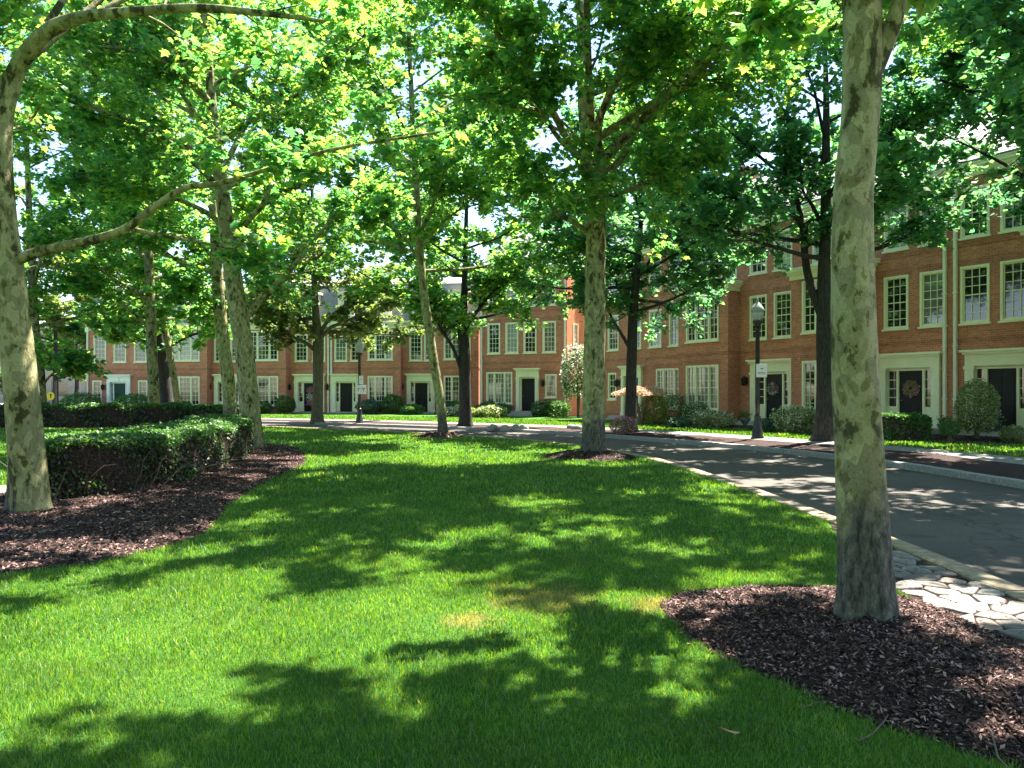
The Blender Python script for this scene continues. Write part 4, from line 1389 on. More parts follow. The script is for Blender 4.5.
T.limb([at(212, 105, d4), at(180, 70, d4 - 1.5), at(130, 50, d4 - 3), at(80, 45, d4 - 4)], 0.09, 0.02, 12, 2.0, 5, 8, 0.2)
T.limb([at(222, 190, d4), at(180, 150, d4 - 1.5), at(130, 120, d4 - 3), at(75, 105, d4 - 4)], 0.09, 0.02, 12, 2.0, 5, 8, 0.2)
T.finish('plane_tree', 'plane tree rising from the far end of the clipped hedge at left', GP, 'bark_plane_olive', 'leaf_plane', at(253, 449, d4)[:2] + (0,))

KB, KT, KL = 1.8, 1.7, 1.6
def far_tree(seed, name, label, group, bark, leaf, D, pxs, radii, limbs=(), n_auto=10, z0=3.6, L=(4.2, 2.2), el=(0.15, 0.9), ls=0.19, nb=8, ntw=5, nl=8, bl=1.9, droop=0.0, five=False, az0=0.0):
    T = Tree(seed, D, ls * 1.2, five, droop)
    n_auto += 3
    p, r = trunk_from(T, pxs, D, radii, 12, 1.5, 5, 0.06)
    for (lpx, r0, dd) in limbs:
        k_ = len(lpx)
        T.limb([at(a_, b_, D + dd * i / max(1, k_ - 1)) for i, (a_, b_) in enumerate(lpx)], r0, r0 * 0.25, nb + 2, bl, ntw, nl, 0.35, 7)
    T.auto_limbs(p, r, z0, n_auto, L[0], L[1], el, nb, bl, ntw, nl, az0)
    b = at(*pxs[0], D)
    return T.finish(name, label, group, bark, leaf, (b[0], b[1], 0))

far_tree(21, 'plane_tree', 'pale leaning plane tree in a small mulch mound beside the road bend', GP, 'bark_plane', 'leaf_plane', 27.5, [(444, 437), (440, 400), (432, 350), (425, 300), (421, 265), (418, 220), (414, 150), (410, 60), (405, -40)],
         [0.17, 0.165, 0.155, 0.15, 0.145, 0.13, 0.11, 0.08, 0.03], [([(421, 262), (405, 240), (385, 222), (360, 200)], 0.06, -1.5), ([(420, 250), (440, 225), (465, 205), (490, 180)], 0.06, -1.5)], 15, 5.6, (4.8, 2.6), (0.2, 0.9), 0.17, az0=0.5, nb=9)
far_tree(22, 'plane_tree', 'plane tree with pale trunk just left of the tree at the hedge end', GP, 'bark_plane', 'leaf_plane', 33, [(231, 429), (229, 390), (223, 340), (218, 290), (216, 250), (212, 190), (205, 100), (200, 0)],
         [0.29, 0.28, 0.26, 0.25, 0.22, 0.18, 0.12, 0.04], [([(220, 315), (208, 305), (196, 298), (180, 292)], 0.07, -1.5), ([(217, 262), (195, 240), (170, 228), (140, 215)], 0.08, -2)], 11, 5.2, (4.5, 2.4), (0.15, 0.9), 0.2, az0=1.0)
far_tree(23, 'plane_tree', 'plane tree whose trunk stands before the dark trunk by the end house', GP, 'bark_plane', 'leaf_plane', 37, [(154, 426), (153, 380), (151, 330), (150, 290), (148, 230), (145, 140), (140, 30)],
         [0.27, 0.25, 0.24, 0.22, 0.18, 0.12, 0.04], [([(150, 330), (130, 310), (105, 295), (80, 285)], 0.08, -1.5)], 11, 4.4, (4.6, 2.4), (0.1, 0.9), 0.21, az0=2.0)
far_tree(24, 'street_tree', 'dark barked tree with low branches reaching left across the end house', GD, 'bark_dark', 'leaf_plane', 45, [(169, 420), (165, 385), (161, 345), (157, 320), (155, 280), (152, 200), (150, 100)],
         [0.38, 0.35, 0.30, 0.24, 0.18, 0.12, 0.04], [([(161, 352), (148, 343), (134, 338), (118, 330), (100, 318)], 0.13, -1.5), ([(160, 340), (145, 332), (128, 331), (108, 328)], 0.11, 1), ([(163, 350), (185, 338), (205, 330), (225, 318)], 0.11, 0)], 10, 5.0, (5.0, 2.6), (0.1, 0.9), 0.22, az0=0.3)
far_tree(25, 'plane_tree', 'slanting slender plane tree right of the dark trunk by the end house', GP, 'bark_plane', 'leaf_plane', 40, [(181, 424), (175, 385), (168, 345), (160, 310), (150, 270), (140, 210), (130, 150)],
         [0.18, 0.17, 0.16, 0.15, 0.12, 0.08, 0.03], (), 9, 5.0, (3.6, 2.0), (0.2, 0.9), 0.2, az0=1.4)
far_tree(26, 'plane_tree', 'plane tree standing in the back hedge at the far left edge', GP, 'bark_plane', 'leaf_plane', 36, [(41, 427), (40, 390), (37, 350), (34, 320), (32, 270), (28, 180), (25, 60)],
         [0.29, 0.25, 0.23, 0.2, 0.17, 0.12, 0.04], [([(41, 388), (49, 377), (58, 370), (66, 366)], 0.07, 0), ([(36, 340), (20, 310), (0, 290), (-20, 280)], 0.09, -1)], 11, 4.2, (4.8, 2.5), (0.1, 0.9), 0.21, az0=0.9)
far_tree(27, 'street_tree', 'olive barked spreading tree left of the left lamp post', GD, 'bark_olive', 'leaf_olive', 39.5, [(317, 424), (318, 385), (318, 350), (317, 330), (315, 300), (313, 230), (311, 140)],
         [0.29, 0.27, 0.27, 0.24, 0.17, 0.11, 0.04], [([(317, 352), (306, 343), (295, 338), (284, 330), (265, 318)], 0.12, -1), ([(316, 340), (308, 326), (298, 315), (280, 300)], 0.12, 1), ([(319, 340), (330, 328), (345, 322), (365, 312), (385, 305)], 0.12, -1), ([(318, 335), (335, 312), (355, 300), (380, 290)], 0.11, 1)],
         11, 4.3, (4.8, 2.5), (0.0, 0.9), 0.2, droop=0.03, az0=0.1)
far_tree(28, 'street_tree', 'nearly black forked tree right of the leaning pale tree', GD, 'bark_dark', 'leaf_plane', 35, [(466, 429), (465, 390), (464, 350), (463, 325), (464, 300), (466, 230), (468, 130)],
         [0.29, 0.27, 0.26, 0.24, 0.16, 0.10, 0.04], [([(462, 372), (454, 350), (445, 335), (434, 318), (425, 300)], 0.10, -1), ([(463, 328), (452, 312), (440, 300), (425, 290)], 0.13, 1), ([(464, 332), (472, 318), (480, 308), (495, 290), (515, 280)], 0.12, -1.5)],
         11, 4.6, (4.8, 2.5), (0.0, 0.9), 0.2, az0=0.8)
far_tree(29, 'street_tree', 'dark forked street tree just right of the middle plane tree', GD, 'bark_dark', 'leaf_dark', 30, [(631, 434), (631, 390), (632, 345), (634, 305), (637, 270), (641, 220), (645, 150)],
         [0.24, 0.215, 0.20, 0.18, 0.13, 0.09, 0.03], [([(632, 352), (622, 335), (612, 318), (604, 300), (598, 285)], 0.08, -0.5), ([(633, 320), (624, 298), (612, 275), (595, 255)], 0.08, 1), ([(635, 312), (660, 304), (686, 292), (706, 277), (725, 262)], 0.07, -1.5), ([(637, 280), (655, 255), (680, 235), (705, 220)], 0.08, 0)],
         11, 5.0, (4.6, 2.4), (0.0, 0.9), 0.18, az0=0.4, nl=9)
far_tree(30, 'street_tree', 'black double stemmed street tree seen beside the near right trunk', GD, 'bark_dark', 'leaf_dark', 24.2, [(824, 445), (825, 390), (824, 340), (824, 300), (825, 240), (826, 170), (826, 90), (824, 10)],
         [0.30, 0.25, 0.24, 0.22, 0.17, 0.14, 0.09, 0.03], [([(823, 318), (812, 290), (806, 265), (802, 225), (795, 190), (791, 150), (785, 90)], 0.16, 0.8), ([(821, 258), (806, 256), (785, 250), (752, 240), (726, 228), (700, 222), (672, 220)], 0.085, -1.5), ([(802, 222), (785, 212), (764, 209), (745, 201), (715, 195), (690, 194)], 0.07, -1), ([(824, 230), (812, 205), (803, 190), (800, 150)], 0.08, 0.5), ([(826, 200), (850, 170), (890, 140), (930, 118)], 0.10, -2)],
         12, 5.4, (5.0, 2.6), (0.05, 0.9), 0.17, az0=0.0, nl=9)
far_tree(31, 'street_tree', 'blue green street tree whose crown hangs in from the right edge', GD, 'bark_dark', 'leaf_dark', 19.5, [(1160, 452), (1158, 380), (1155, 300), (1150, 220), (1148, 140), (1145, 40), (1140, -60)],
         [0.30, 0.26, 0.24, 0.2, 0.15, 0.1, 0.03], [([(1152, 240), (1110, 190), (1050, 140), (990, 100), (940, 80)], 0.12, 0.5), ([(1150, 200), (1090, 130), (1020, 70), (960, 20)], 0.12, -0.5)],
         12, 5.4, (5.6, 2.8), (0.2, 0.9), 0.16, az0=2.4, nl=10)
far_tree(32, 'street_tree', 'street tree just outside the right edge whose crown spreads over the road', GD, 'bark_dark', 'leaf_dark', 13.6, [(1190, 483), (1188, 380), (1185, 280), (1180, 160), (1178, 40), (1175, -100), (1170, -260)],
         [0.28, 0.25, 0.22, 0.19, 0.15, 0.1, 0.03], (), 15, 6.2, (4.0, 2.4), (0.2, 0.9), 0.15, az0=1.1, nl=10, nb=10)
# trees added behind the camera for pane reflections; they also cut skylight
src = [o for o in C.objects if o.parent is None and o.name.startswith(('plane_tree', 'street_tree'))]
for i, (k_, x, y, rz) in enumerate([(2, -5, -9, 1.0), (3, 5.5, -11, 2.0), (4, -15, -4, 0.4), (7, -10, -18, 2.9), (2, 1, -22, 4.0), (3, 14, -16, 5.2), (7, -24, -10, 1.7), (3, -34, -6, 0.9), (4, -42, 8, 2.6), (2, -28, -30, 3.8), (3, -12, -36, 0.1), (7, 4, -38, 5.0), (4, 20, -32, 1.3), (2, 30, -18, 2.3), (3, -48, -18, 4.4), (7, -58, 2, 3.0), (4, -18, -24, 6.0), (2, 12, -26, 0.7)]):
    o = src[k_]
    c = o.copy()
    C.objects.link(c)
    c.location = (x, y, 0)
    c.rotation_euler = (0, 0, rz)
    c['label'] = 'leafy tree added behind the photographer, seen only in window reflections'
    c['group'] = 'trees behind the photographer'
    for ch in o.children:
        d_ = ch.copy()
        C.objects.link(d_)
        d_.parent = c
for i, (x, y, hh, lab) in enumerate([(-22, 72, 18, 'tall tree rising behind the left row of roofs toward the end house'), (-9, 72, 19, 'tall tree rising behind the roofs of the middle houses'), (1.5, 71, 20, 'tall tree rising behind the forward house roof'), (10.5, 60, 20, 'tall tree rising in the gap right of the orange side wall'), (24, 52, 19, 'tall tree rising behind the right terrace roof')]):
    px = 512 + F * x / y
    zt = lambda z: HOR - (z - CAMZ) * F / y
    far_tree(70 + i, 'background_tree', lab, 'trees behind the houses', 'bark_dark', 'leaf_plane' if i % 2 else 'leaf_dark', y,
             [(px, zt(0)), (px, zt(4)), (px + 4, zt(9)), (px, zt(hh * 0.8)), (px, zt(hh))], [0.4, 0.36, 0.28, 0.12, 0.03], (), 13, 6.5, (5.6, 2.6), (0.0, 0.9), 0.36, 8, 5, 6)
# trees far behind the end house on the left
for i, (x, y, hh) in enumerate([(-44, 84, 17), (-52, 92, 18), (-61, 88, 18), (-38.5, 76, 13), (-41.5, 70, 14), (-55, 80, 17)]):
    D = y
    px = 512 + F * x / y
    zt = lambda z: HOR - (z - CAMZ) * F / D
    far_tree(50 + i, 'background_tree', ['bushy green tree behind the far left corner of the end house', 'tall tree farthest behind the pale street at left', 'rounded tree in front of the pale building at the left edge', 'small light green tree beside the end house wall', 'leafy tree between the yellow sign and the end house', 'broad tree over the pale street behind the left trunk'][i], 'trees beyond the end house', 'bark_dark', 'leaf_plane' if i % 2 else 'leaf_olive', D,
             [(px, zt(0)), (px, zt(2)), (px, zt(4)), (px, zt(hh * 0.7)), (px, zt(hh))], [0.28, 0.24, 0.2, 0.12, 0.03], (), 11, 2.4, (5, 2.4), (0.0, 0.9), 0.34, 8, 5, 6)

src = [o for o in C.objects if o.parent is None and o.get('group') == 'trees beyond the end house']
for i in range(18):  # unseen trees added to keep the bright horizon out of the panes
    o = src[(0, 1, 2, 5)[i % 4]]
    c = o.copy()
    C.objects.link(c)
    x, y = -86 + i * 8.5, -44 - 7 * (i % 3)
    c.location = (x, y, 0)
    c.rotation_euler = (0, 0, i * 1.3)
    c['label'] = 'low branched tree added far behind the camera, seen only in window reflections'
    c['group'] = 'low trees added far behind the camera'
    for ch in o.children:
        d_ = ch.copy()
        C.objects.link(d_)
        d_.parent = c
# ------------------------------------------------------------------ hedges and shrubs
def hedge(label, path, halfw, H, nleaf_top, nleaf_side, ls, stems, browned=True, z=0.0, seed=3):
    r_ = np.random.default_rng(seed)
    pl = spline(path, 10)
    nn_ = normals(pl)
    d = np.concatenate([[0], np.cumsum(np.linalg.norm(np.diff(pl, axis=0), axis=1))])
    base = (float(pl[0, 0]), float(pl[0, 1]), z)
    t = thing('hedge', label, 'hedge', base)
    b = np.array(base)
    def pos(s, off):
        x = np.interp(s, d, pl[:, 0]) + np.interp(s, d, nn_[:, 0]) * off
        y = np.interp(s, d, pl[:, 1]) + np.interp(s, d, nn_[:, 1]) * off
        return x, y
    def wtop(s):
        return H * (1 + 0.04 * np.sin(s * 2.1) + 0.03 * np.sin(s * 5.3))
    # rounded ends
    def endk(s):
        e = np.minimum(s, d[-1] - s)
        return np.clip(e / (halfw * 0.7), 0, 1) ** 0.4
    n = nleaf_top
    s = r_.uniform(0, d[-1], n)
    o = r_.uniform(-1, 1, n)
    kx = endk(s)
    x, y = pos(s, o * halfw * (0.5 + 0.5 * kx))
    zt = wtop(s) * (0.86 + 0.14 * kx) - 0.05 * np.abs(o) ** 6 - np.abs(r_.normal(0, 0.035, n)) + (r_.random(n) < 0.03) * r_.uniform(0, 0.07, n)
    P1 = np.column_stack([x, y, zt])
    n2 = nleaf_side
    s = r_.uniform(0, d[-1], n2)
    sg = r_.choice([-1, 1], n2)
    kx = endk(s)
    hz = r_.beta(1.6, 1.1, n2)
    x, y = pos(s, sg * (halfw * (0.5 + 0.5 * kx) * (0.93 + 0.07 * np.sin(s * 3 + hz * 4)) - np.abs(r_.normal(0, 0.05, n2))))
    P2 = np.column_stack([x, y, wtop(s) * hz * 0.97])
    v1, f1 = leaves_mesh(P1 - [b[0], b[1], 0], np.tile([0.0, 0, 0.5], (n, 1)), ls, False, 0.7)
    v2, f2 = leaves_mesh(P2 - [b[0], b[1], 0], np.tile([0.0, 0, -0.3], (n2, 1)), ls, False, 1.6)
    green = (hz > (0.84 if browned else 0.0)) | (r_.random(n2) < (0.30 if browned else 1))
    mi = np.concatenate([np.zeros(len(f1)), np.repeat(np.where(green, 0, 1), 2)])
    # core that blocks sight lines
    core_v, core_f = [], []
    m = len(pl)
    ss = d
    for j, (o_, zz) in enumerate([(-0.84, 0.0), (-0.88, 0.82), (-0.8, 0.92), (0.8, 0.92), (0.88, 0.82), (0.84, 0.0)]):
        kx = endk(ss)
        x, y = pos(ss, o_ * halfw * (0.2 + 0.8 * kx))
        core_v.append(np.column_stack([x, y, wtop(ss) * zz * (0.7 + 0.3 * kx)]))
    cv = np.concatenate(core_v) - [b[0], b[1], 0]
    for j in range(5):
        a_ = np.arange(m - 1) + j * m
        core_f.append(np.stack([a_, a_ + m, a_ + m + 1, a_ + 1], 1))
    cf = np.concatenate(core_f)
    o1 = len(v1)
    o2 = o1 + len(v2)
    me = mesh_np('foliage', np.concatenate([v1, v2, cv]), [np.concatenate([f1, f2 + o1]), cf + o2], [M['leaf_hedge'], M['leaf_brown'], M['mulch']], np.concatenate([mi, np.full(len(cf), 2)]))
    link('foliage', me, t)
    st = MB()
    for k_ in range(stems):
        s0 = r_.uniform(0.1, d[-1] - 0.1)
        sg = r_.choice([-1, 1])
        x, y = pos(np.array([s0]), sg * halfw * r_.uniform(0.72, 0.92))
        p = [np.array([x[0] - b[0], y[0] - b[1], 0.0])]
        dr = np.array([r_.normal(0, 0.3), r_.normal(0, 0.3), 1.0])
        for q in range(5):
            dr = dr + r_.normal(0, 0.35, 3)
            dr[2] = abs(dr[2])
            dr /= np.linalg.norm(dr)
            p.append(p[-1] + dr * H * r_.uniform(0.15, 0.22))
        st.tube(p, np.linspace(r_.uniform(0.008, 0.016), 0.003, 6), 4)
    if stems:
        st.build('stems', M['twig'], t)
    return t
hedge('long clipped hedge with green top and bare twiggy brown side on the near lawn', [(-6.95, 10.95), (-6.35, 11.9), (-6.3, 13.6), (-6.7, 16.5), (-7.2, 19.0), (-8.3, 21.3)], 0.76, 0.93, 30000, 48000, 0.052, 220, True, 0.0, 3)
hedge('darker clipped hedge further back running across toward the end house', [(-31, 34.0), (-26, 34.2), (-20, 34.6), (-16.0, 34.9), (-14.7, 35.1)], 0.8, 1.05, 9000, 16000, 0.10, 160, True, 0.0, 4)
hedge('short light topped hedge piece at the right end of the back hedge', [(-14.4, 35.0), (-13.4, 34.9), (-12.4, 34.6)], 0.75, 0.98, 2200, 3600, 0.10, 40, True, 0.0, 5)

def shrub(name, label, x, y, z0, rx, rz, leaf, n, ls, cat='shrub', group=None, stem=0.0, lift=0.0, petals=None, npet=0, flat=False, seed=1, mat_stem='twig', lumps=0.18):
    r_ = np.random.default_rng(seed)
    t = thing(name, label, cat, (x, y, z0), 0, group)
    def cloud(m, shell):
        a_ = r_.uniform(0, 2 * math.pi, m)
        c_ = r_.uniform(-0.88 if not flat else 0.0, 1, m)
        s_ = np.sqrt(np.maximum(0, 1 - c_ * c_))
        rad = np.clip(1 - np.abs(r_.normal(0, shell, m)), 0.2, 1)
        rad *= 1 + lumps * (np.sin(a_ * 3 + seed) * np.sin(c_ * 4 + seed * 2) + 0.5 * np.sin(a_ * 7 + seed * 3))
        return np.column_stack([np.cos(a_) * s_ * rad * rx, np.sin(a_) * s_ * rad * rx, lift + rz * 0.5 + c_ * rad * rz * 0.5]), np.column_stack([np.cos(a_) * s_, np.sin(a_) * s_, c_])
    P, D = cloud(n, 0.16)
    P[:, 2] = np.maximum(P[:, 2], 0.02)
    v, f = leaves_mesh(P, D, ls, False, 1.0)
    link('foliage', mesh_np('foliage', v, [f], M[leaf]), t)
    if petals:
        P, D = cloud(npet, 0.05)
        P[:, 2] = np.maximum(P[:, 2], 0.05)
        v, f = leaves_mesh(P * 1.03, D, ls * 0.9, False, 1.0)
        link('blossom', mesh_np('blossom', v, [f], M[petals]), t)
    st = MB()
    for k_ in range(5):
        a_ = r_.uniform(0, 6.28)
        e = r_.uniform(0.15, 0.6)
        top = lift + rz * r_.uniform(0.4, 0.7)
        st.tube([(0.03 * math.cos(a_), 0.03 * math.sin(a_), -0.05), (rx * e * 0.3 * math.cos(a_), rx * e * 0.3 * math.sin(a_), top * 0.5), (rx * e * math.cos(a_), rx * e * math.sin(a_), top)], [max(0.012, stem), max(0.01, stem * 0.7), 0.006], 5)
    st.build('stems', M[mat_stem], t)
    return t

def gp(px, py, z=0.06):
    D = (CAMZ - z) * F / (py - HOR)
    return (px - 512) / F * D, D
# in front of the right hand terrace
def fr(u, out):
    """point in front of the right terrace"""
    q = RO + RD * u + np.array([-0.863, -0.505]) * out
    return float(q[0]), float(q[1])
def small_hedge(label, pts, hw, H, n, seed, leaf_m=None):
    return hedge(label, pts, hw, H, n, n, 0.075, 30, False, 0.06, seed)
def hx(px, D):
    return ((px - 512) / F * D, D)
small_hedge('low clipped hedge with pale green top before the berry wreath door', [hx(866, 24.3), hx(895, 24.3), hx(924, 24.6)], 0.45, 0.82, 6000, 8)
for nm, lab, px, py, rx, rz, lf_, n_, ls_, lift, sd_ in [
    ('round_shrub', 'tall rounded pale variegated shrub before the plain black door at right', 977, 442, 0.60, 1.75, 'leaf_pale', 6500, 0.062, 0.18, 3),
    ('ball_topiary', 'small dark ball shrub on a short stem left of the tall pale shrub', 950, 443.5, 0.27, 0.5, 'leaf_hedge', 1500, 0.05, 0.2, 4),
    ('ball_shrub', 'low pale ball shaped shrub by the right edge beside the footpath', 1014, 444, 0.36, 0.55, 'leaf_pale', 2600, 0.05, 0.0, 5)]:
    x, y = gp(px, py, 0.06)
    shrub(nm, lab, x, y, 0.06, rx, rz, lf_, n_, ls_, stem=0.03, lift=lift, seed=sd_, lumps=0.06)
x, y = gp(990, 438, 0.06)
shrub('lavender_bush', 'small grey lilac flowering bush by the right door step', x, y, 0.06, 0.35, 1.2, 'leaf_teal', 1200, 0.06, petals='petal_white', npet=350, seed=6)
fl = [
 (795, 433, 0.85, 1.0, 'leaf_pale', 'petal_white', 500, 'pale flowering azalea before the wreathed door behind the lamp'),
 (813, 434, 0.6, 0.9, 'leaf_pale', 'petal_white', 350, 'pale leafy azalea between the lamp and the black double stemmed tree'),
 (768, 432, 0.5, 0.5, 'leaf_teal', None, 0, 'low blue green plant immediately right of the lamp post base'),
 (712, 428, 0.9, 0.75, 'leaf_pale', 'petal_white', 420, 'low spreading white flowered plant right of the white blossom bush'),
 (696, 426, 0.6, 1.1, 'leaf_hedge', 'petal_white', 220, 'dark bush with scattered white blossoms left of the near bay window'),
 (674, 423, 0.75, 1.4, 'leaf_hedge', 'petal_white', 420, 'arching white blossom bush right of the peach leaved tree'),
 (680, 428, 0.45, 0.45, 'leaf_teal', None, 0, 'small bluish leaved clump at the lawn edge under the blossom bush'),
 (738, 424, 0.6, 0.95, 'leaf_hedge', None, 0, 'plain dark evergreen left of the right lamp post'),
 (722, 420, 0.8, 1.0, 'leaf_hedge', None, 0, 'dark evergreen bush under the wide bay left of the lamp'),
 (612, 416, 0.75, 0.9, 'leaf_hedge', None, 0, 'dark evergreen bush just right of the middle plane trunk'),
 (845, 437, 0.75, 0.9, 'leaf_hedge', None, 0, 'dark evergreen bush hidden by the near trunk'),
]
for i, (px, py, rx, rz, lf_, pt_, npt, lab) in enumerate(fl):
    x, y = gp(px, py, 0.06)
    shrub('garden_bush', lab, x, y, 0.05, rx, rz, lf_, int(2000 * rx / 0.6), 0.08, group='front garden bushes', petals=pt_, npet=npt, seed=20 + i)
x, y = hx(641, 36.0)
shrub('weeping_tree', 'small flat topped tree with peach pink leaves before the arched door', x, y, 0.05, 1.2, 0.8, 'leaf_peach', 4200, 0.09, cat='tree', stem=0.06, lift=1.0, flat=True, seed=40, lumps=0.12)
x, y = hx(654, 36.6)
shrub('weeping_shrub', 'yellow green drooping shrub right under the peach leaved tree', x, y, 0.05, 0.65, 1.5, 'leaf_lime', 2200, 0.09, seed=41)
x, y = gp(623, 433, 0.08)
shrub('azalea', 'round pink azalea mound beside the dark tree right of the middle trunk', x, y, 0.04, 0.45, 0.62, 'leaf_hedge', 900, 0.06, petals='petal_pink', npet=1500, seed=42)
# front of forward house
def fe(u, out):
    return (-2.0 + 0.91 * u - 0.42 * out, 51.6 - 0.42 * u - 0.91 * out)
fl2 = [
 (0.9, 1.0, 0.7, 0.9, 'leaf_hedge', None, 0, 'dark evergreen under the wide window of the forward house'),
 (1.9, 1.0, 0.65, 0.8, 'leaf_hedge', None, 0, 'second dark evergreen under that wide window nearer the door'),
 (4.9, 1.1, 0.8, 1.0, 'leaf_hedge', None, 0, 'dark purple toned bush right of the forward house door'),
 (5.9, 1.2, 0.75, 0.95, 'leaf_hedge', None, 0, 'dark bush at the right corner of the forward house'),
 (0.2, 4.5, 0.8, 0.6, 'leaf_pale', 'petal_white', 450, 'white flowering clump at the left of the forward house garden'),
 (2.0, 5.0, 0.7, 0.6, 'leaf_lime', 'petal_white', 250, 'yellow green clump with white flowers before the forward house door'),
 (3.2, 5.0, 0.8, 0.75, 'leaf_lime', 'petal_white', 300, 'taller yellow green flowering clump right of its twin before the forward house'),
]
for i, (u, out, rx, rz, lf_, pt_, npt, lab) in enumerate(fl2):
    x, y = fe(u, out)
    shrub('garden_bush', lab, x, y, 0.05, rx, rz, lf_, int(1300 * rx / 0.6), 0.12, group='front garden bushes', petals=pt_, npet=npt, seed=60 + i)
x, y = at(578, 400, 47.0)[:2]
shrub('flowering_tree', 'small tree full of cream white blossom against the orange side wall', x, y, 0.05, 1.0, 3.3, 'leaf_hedge', 3000, 0.14, cat='tree', stem=0.06, lift=0.9, petals='petal_white', npet=1700, seed=70, lumps=0.15)
# left row gardens
def fl_(u, out):
    q = LO + LD * u + np.array([LD[1], -LD[0]]) * out
    return float(q[0]), float(q[1])
fl3 = [
 (1.0, 1.6, 1.3, 1.5, 'big round dark evergreen left of the green door'),
 (5.2, 1.6, 1.35, 1.4, 'big round dark evergreen right of the green door'),
 (9.0, 1.9, 0.9, 0.9, 'dark shrub under the bay nearest the end house'),
 (15.0, 1.9, 1.0, 0.9, 'dark green shrub under the bay left of the pink door hanging'),
 (17.0, 1.7, 0.7, 1.3, 'dark upright bush left of the door with the pink hanging'),
 (23.3, 1.9, 0.9, 1.0, 'blue green shrub under the bay behind the left lamp'),
 (25.0, 1.8, 0.8, 1.4, 'dark rounded bush right of the bay behind the left lamp'),
 (29.3, 1.9, 0.9, 0.9, 'dark shrub under the bay beside the forward house'),
 (26.8, 3.4, 0.8, 0.7, 'low leafy plant before the door beside the forward house'),
]
for i, (u, out, rx, rz, lab) in enumerate(fl3):
    x, y = fl_(u, out)
    shrub('garden_bush', lab, x, y, 0.05, rx, rz, 'leaf_teal' if 'blue' in lab else 'leaf_hedge', int(1500 * rx / 0.7), 0.13, group='front garden bushes', seed=80 + i, lumps=0.08)

# ------------------------------------------------------------------ lamp posts
def lamp_post(label, x, y, z, hgt, signs):
    t = thing('street_lamp', label, 'street lamp', (x, y, z), 0, 'black lamp posts along the road')
    s = hgt / 4.6
    b = MB()
    b.lathe([(0.21, -0.05), (0.21, 0.06), (0.18, 0.10), (0.17, 0.30), (0.13, 0.36), (0.115, 0.62), (0.10, 0.72), (0.11, 0.75), (0.085, 0.80)], 16)
    b.build('base', M['black_metal'], t)
    p = MB()
    p.lathe([(0.082, 0.80), (0.078, 1.5), (0.07, 3.45 * s), (0.09, 3.47 * s), (0.09, 3.52 * s), (0.06, 3.56 * s)], 16)
    p.build('pole', M['black_metal'], t)
    h = MB()
    z0 = 3.56 * s
    h.lathe([(0.06, z0), (0.09, z0 + 0.05), (0.15, z0 + 0.14), (0.165, z0 + 0.20), (0.12, z0 + 0.215)], 16)
    ho = h.build('lamp_head', M['black_metal'], t)
    gl = MB()
    gl.lathe([(0.14, z0 + 0.216), (0.175, z0 + 0.30), (0.195, z0 + 0.42), (0.20, z0 + 0.53), (0.195, z0 + 0.535)], 20)
    gl.lathe([(0.225, z0 + 0.536), (0.23, z0 + 0.56), (0.18, z0 + 0.66), (0.11, z0 + 0.76), (0.06, z0 + 0.82), (0.03, z0 + 0.86), (0.045, z0 + 0.90), (0.02, z0 + 0.95), (0.0, z0 + 1.0)], 20)
    gl.build('globe', M['globe'], ho)
    for (dx, zz, w, hh, kind) in signs:
        sg = MB()
        sg.box(dx - w / 2, dx + w / 2, -0.115, -0.105, zz, zz + hh)
        bevel(sg.build('sign', M['sign_white'], t), 0.003)
        so = [o for o in t.children if o.name.startswith('sign')][-1]
        mk_ = MB()
        if kind == 'lines':
            mk_.box(dx - w * 0.1, dx + w * 0.16, -0.118, -0.1155, zz + hh * 0.62, zz + hh * 0.68)
            mk_.box(dx - w * 0.36, dx + w * 0.30, -0.118, -0.1155, zz + hh * 0.33, zz + hh * 0.365)
            mk_.box(dx - w * 0.36, dx + w * 0.36, -0.118, -0.1155, zz + hh * 0.24, zz + hh * 0.265)
        elif kind == 'fork':
            cx = dx + w * 0.22
            cz = zz + hh * 0.5
            mk_.prism([(cx - 0.015, cz - 0.09), (cx + 0.015, cz - 0.09), (cx + 0.015, cz), (cx + 0.10, cz + 0.07), (cx + 0.075, cz + 0.095), (cx, cz + 0.03), (cx - 0.075, cz + 0.095), (cx - 0.10, cz + 0.07), (cx - 0.015, cz)], -0.118, -0.1155)
            mk_.box(dx - w * 0.36, dx - w * 0.12, -0.118, -0.1155, cz + 0.05, cz + 0.075)
            mk_.box(dx - w * 0.36, dx - w * 0.30, -0.118, -0.1155, cz - 0.09, cz + 0.045)
        else:
            mk_.box(dx - w * 0.2, dx + w * 0.2, -0.118, -0.1155, zz + hh * 0.55, zz + hh * 0.6)
        mk_.build('lettering', M['ink'], so)
    return t
D1 = 25.6
x1 = (757.5 - 512) / F * D1
lamp_post('black lamp post with single square white sign in front of the wreathed door at right', x1, D1, 0.04, 4.80, [(0.10, 2.05, 0.36, 0.44, 'lines')])
D2 = 38.0
x2 = (359.5 - 512) / F * D2
lamp_post('black lamp post with two stacked white signs before the left row of houses', x2, D2, 0.0, 4.28, [(0.10, 1.98, 0.22, 0.42, 'bar'), (0.12, 1.50, 0.48, 0.44, 'fork')])

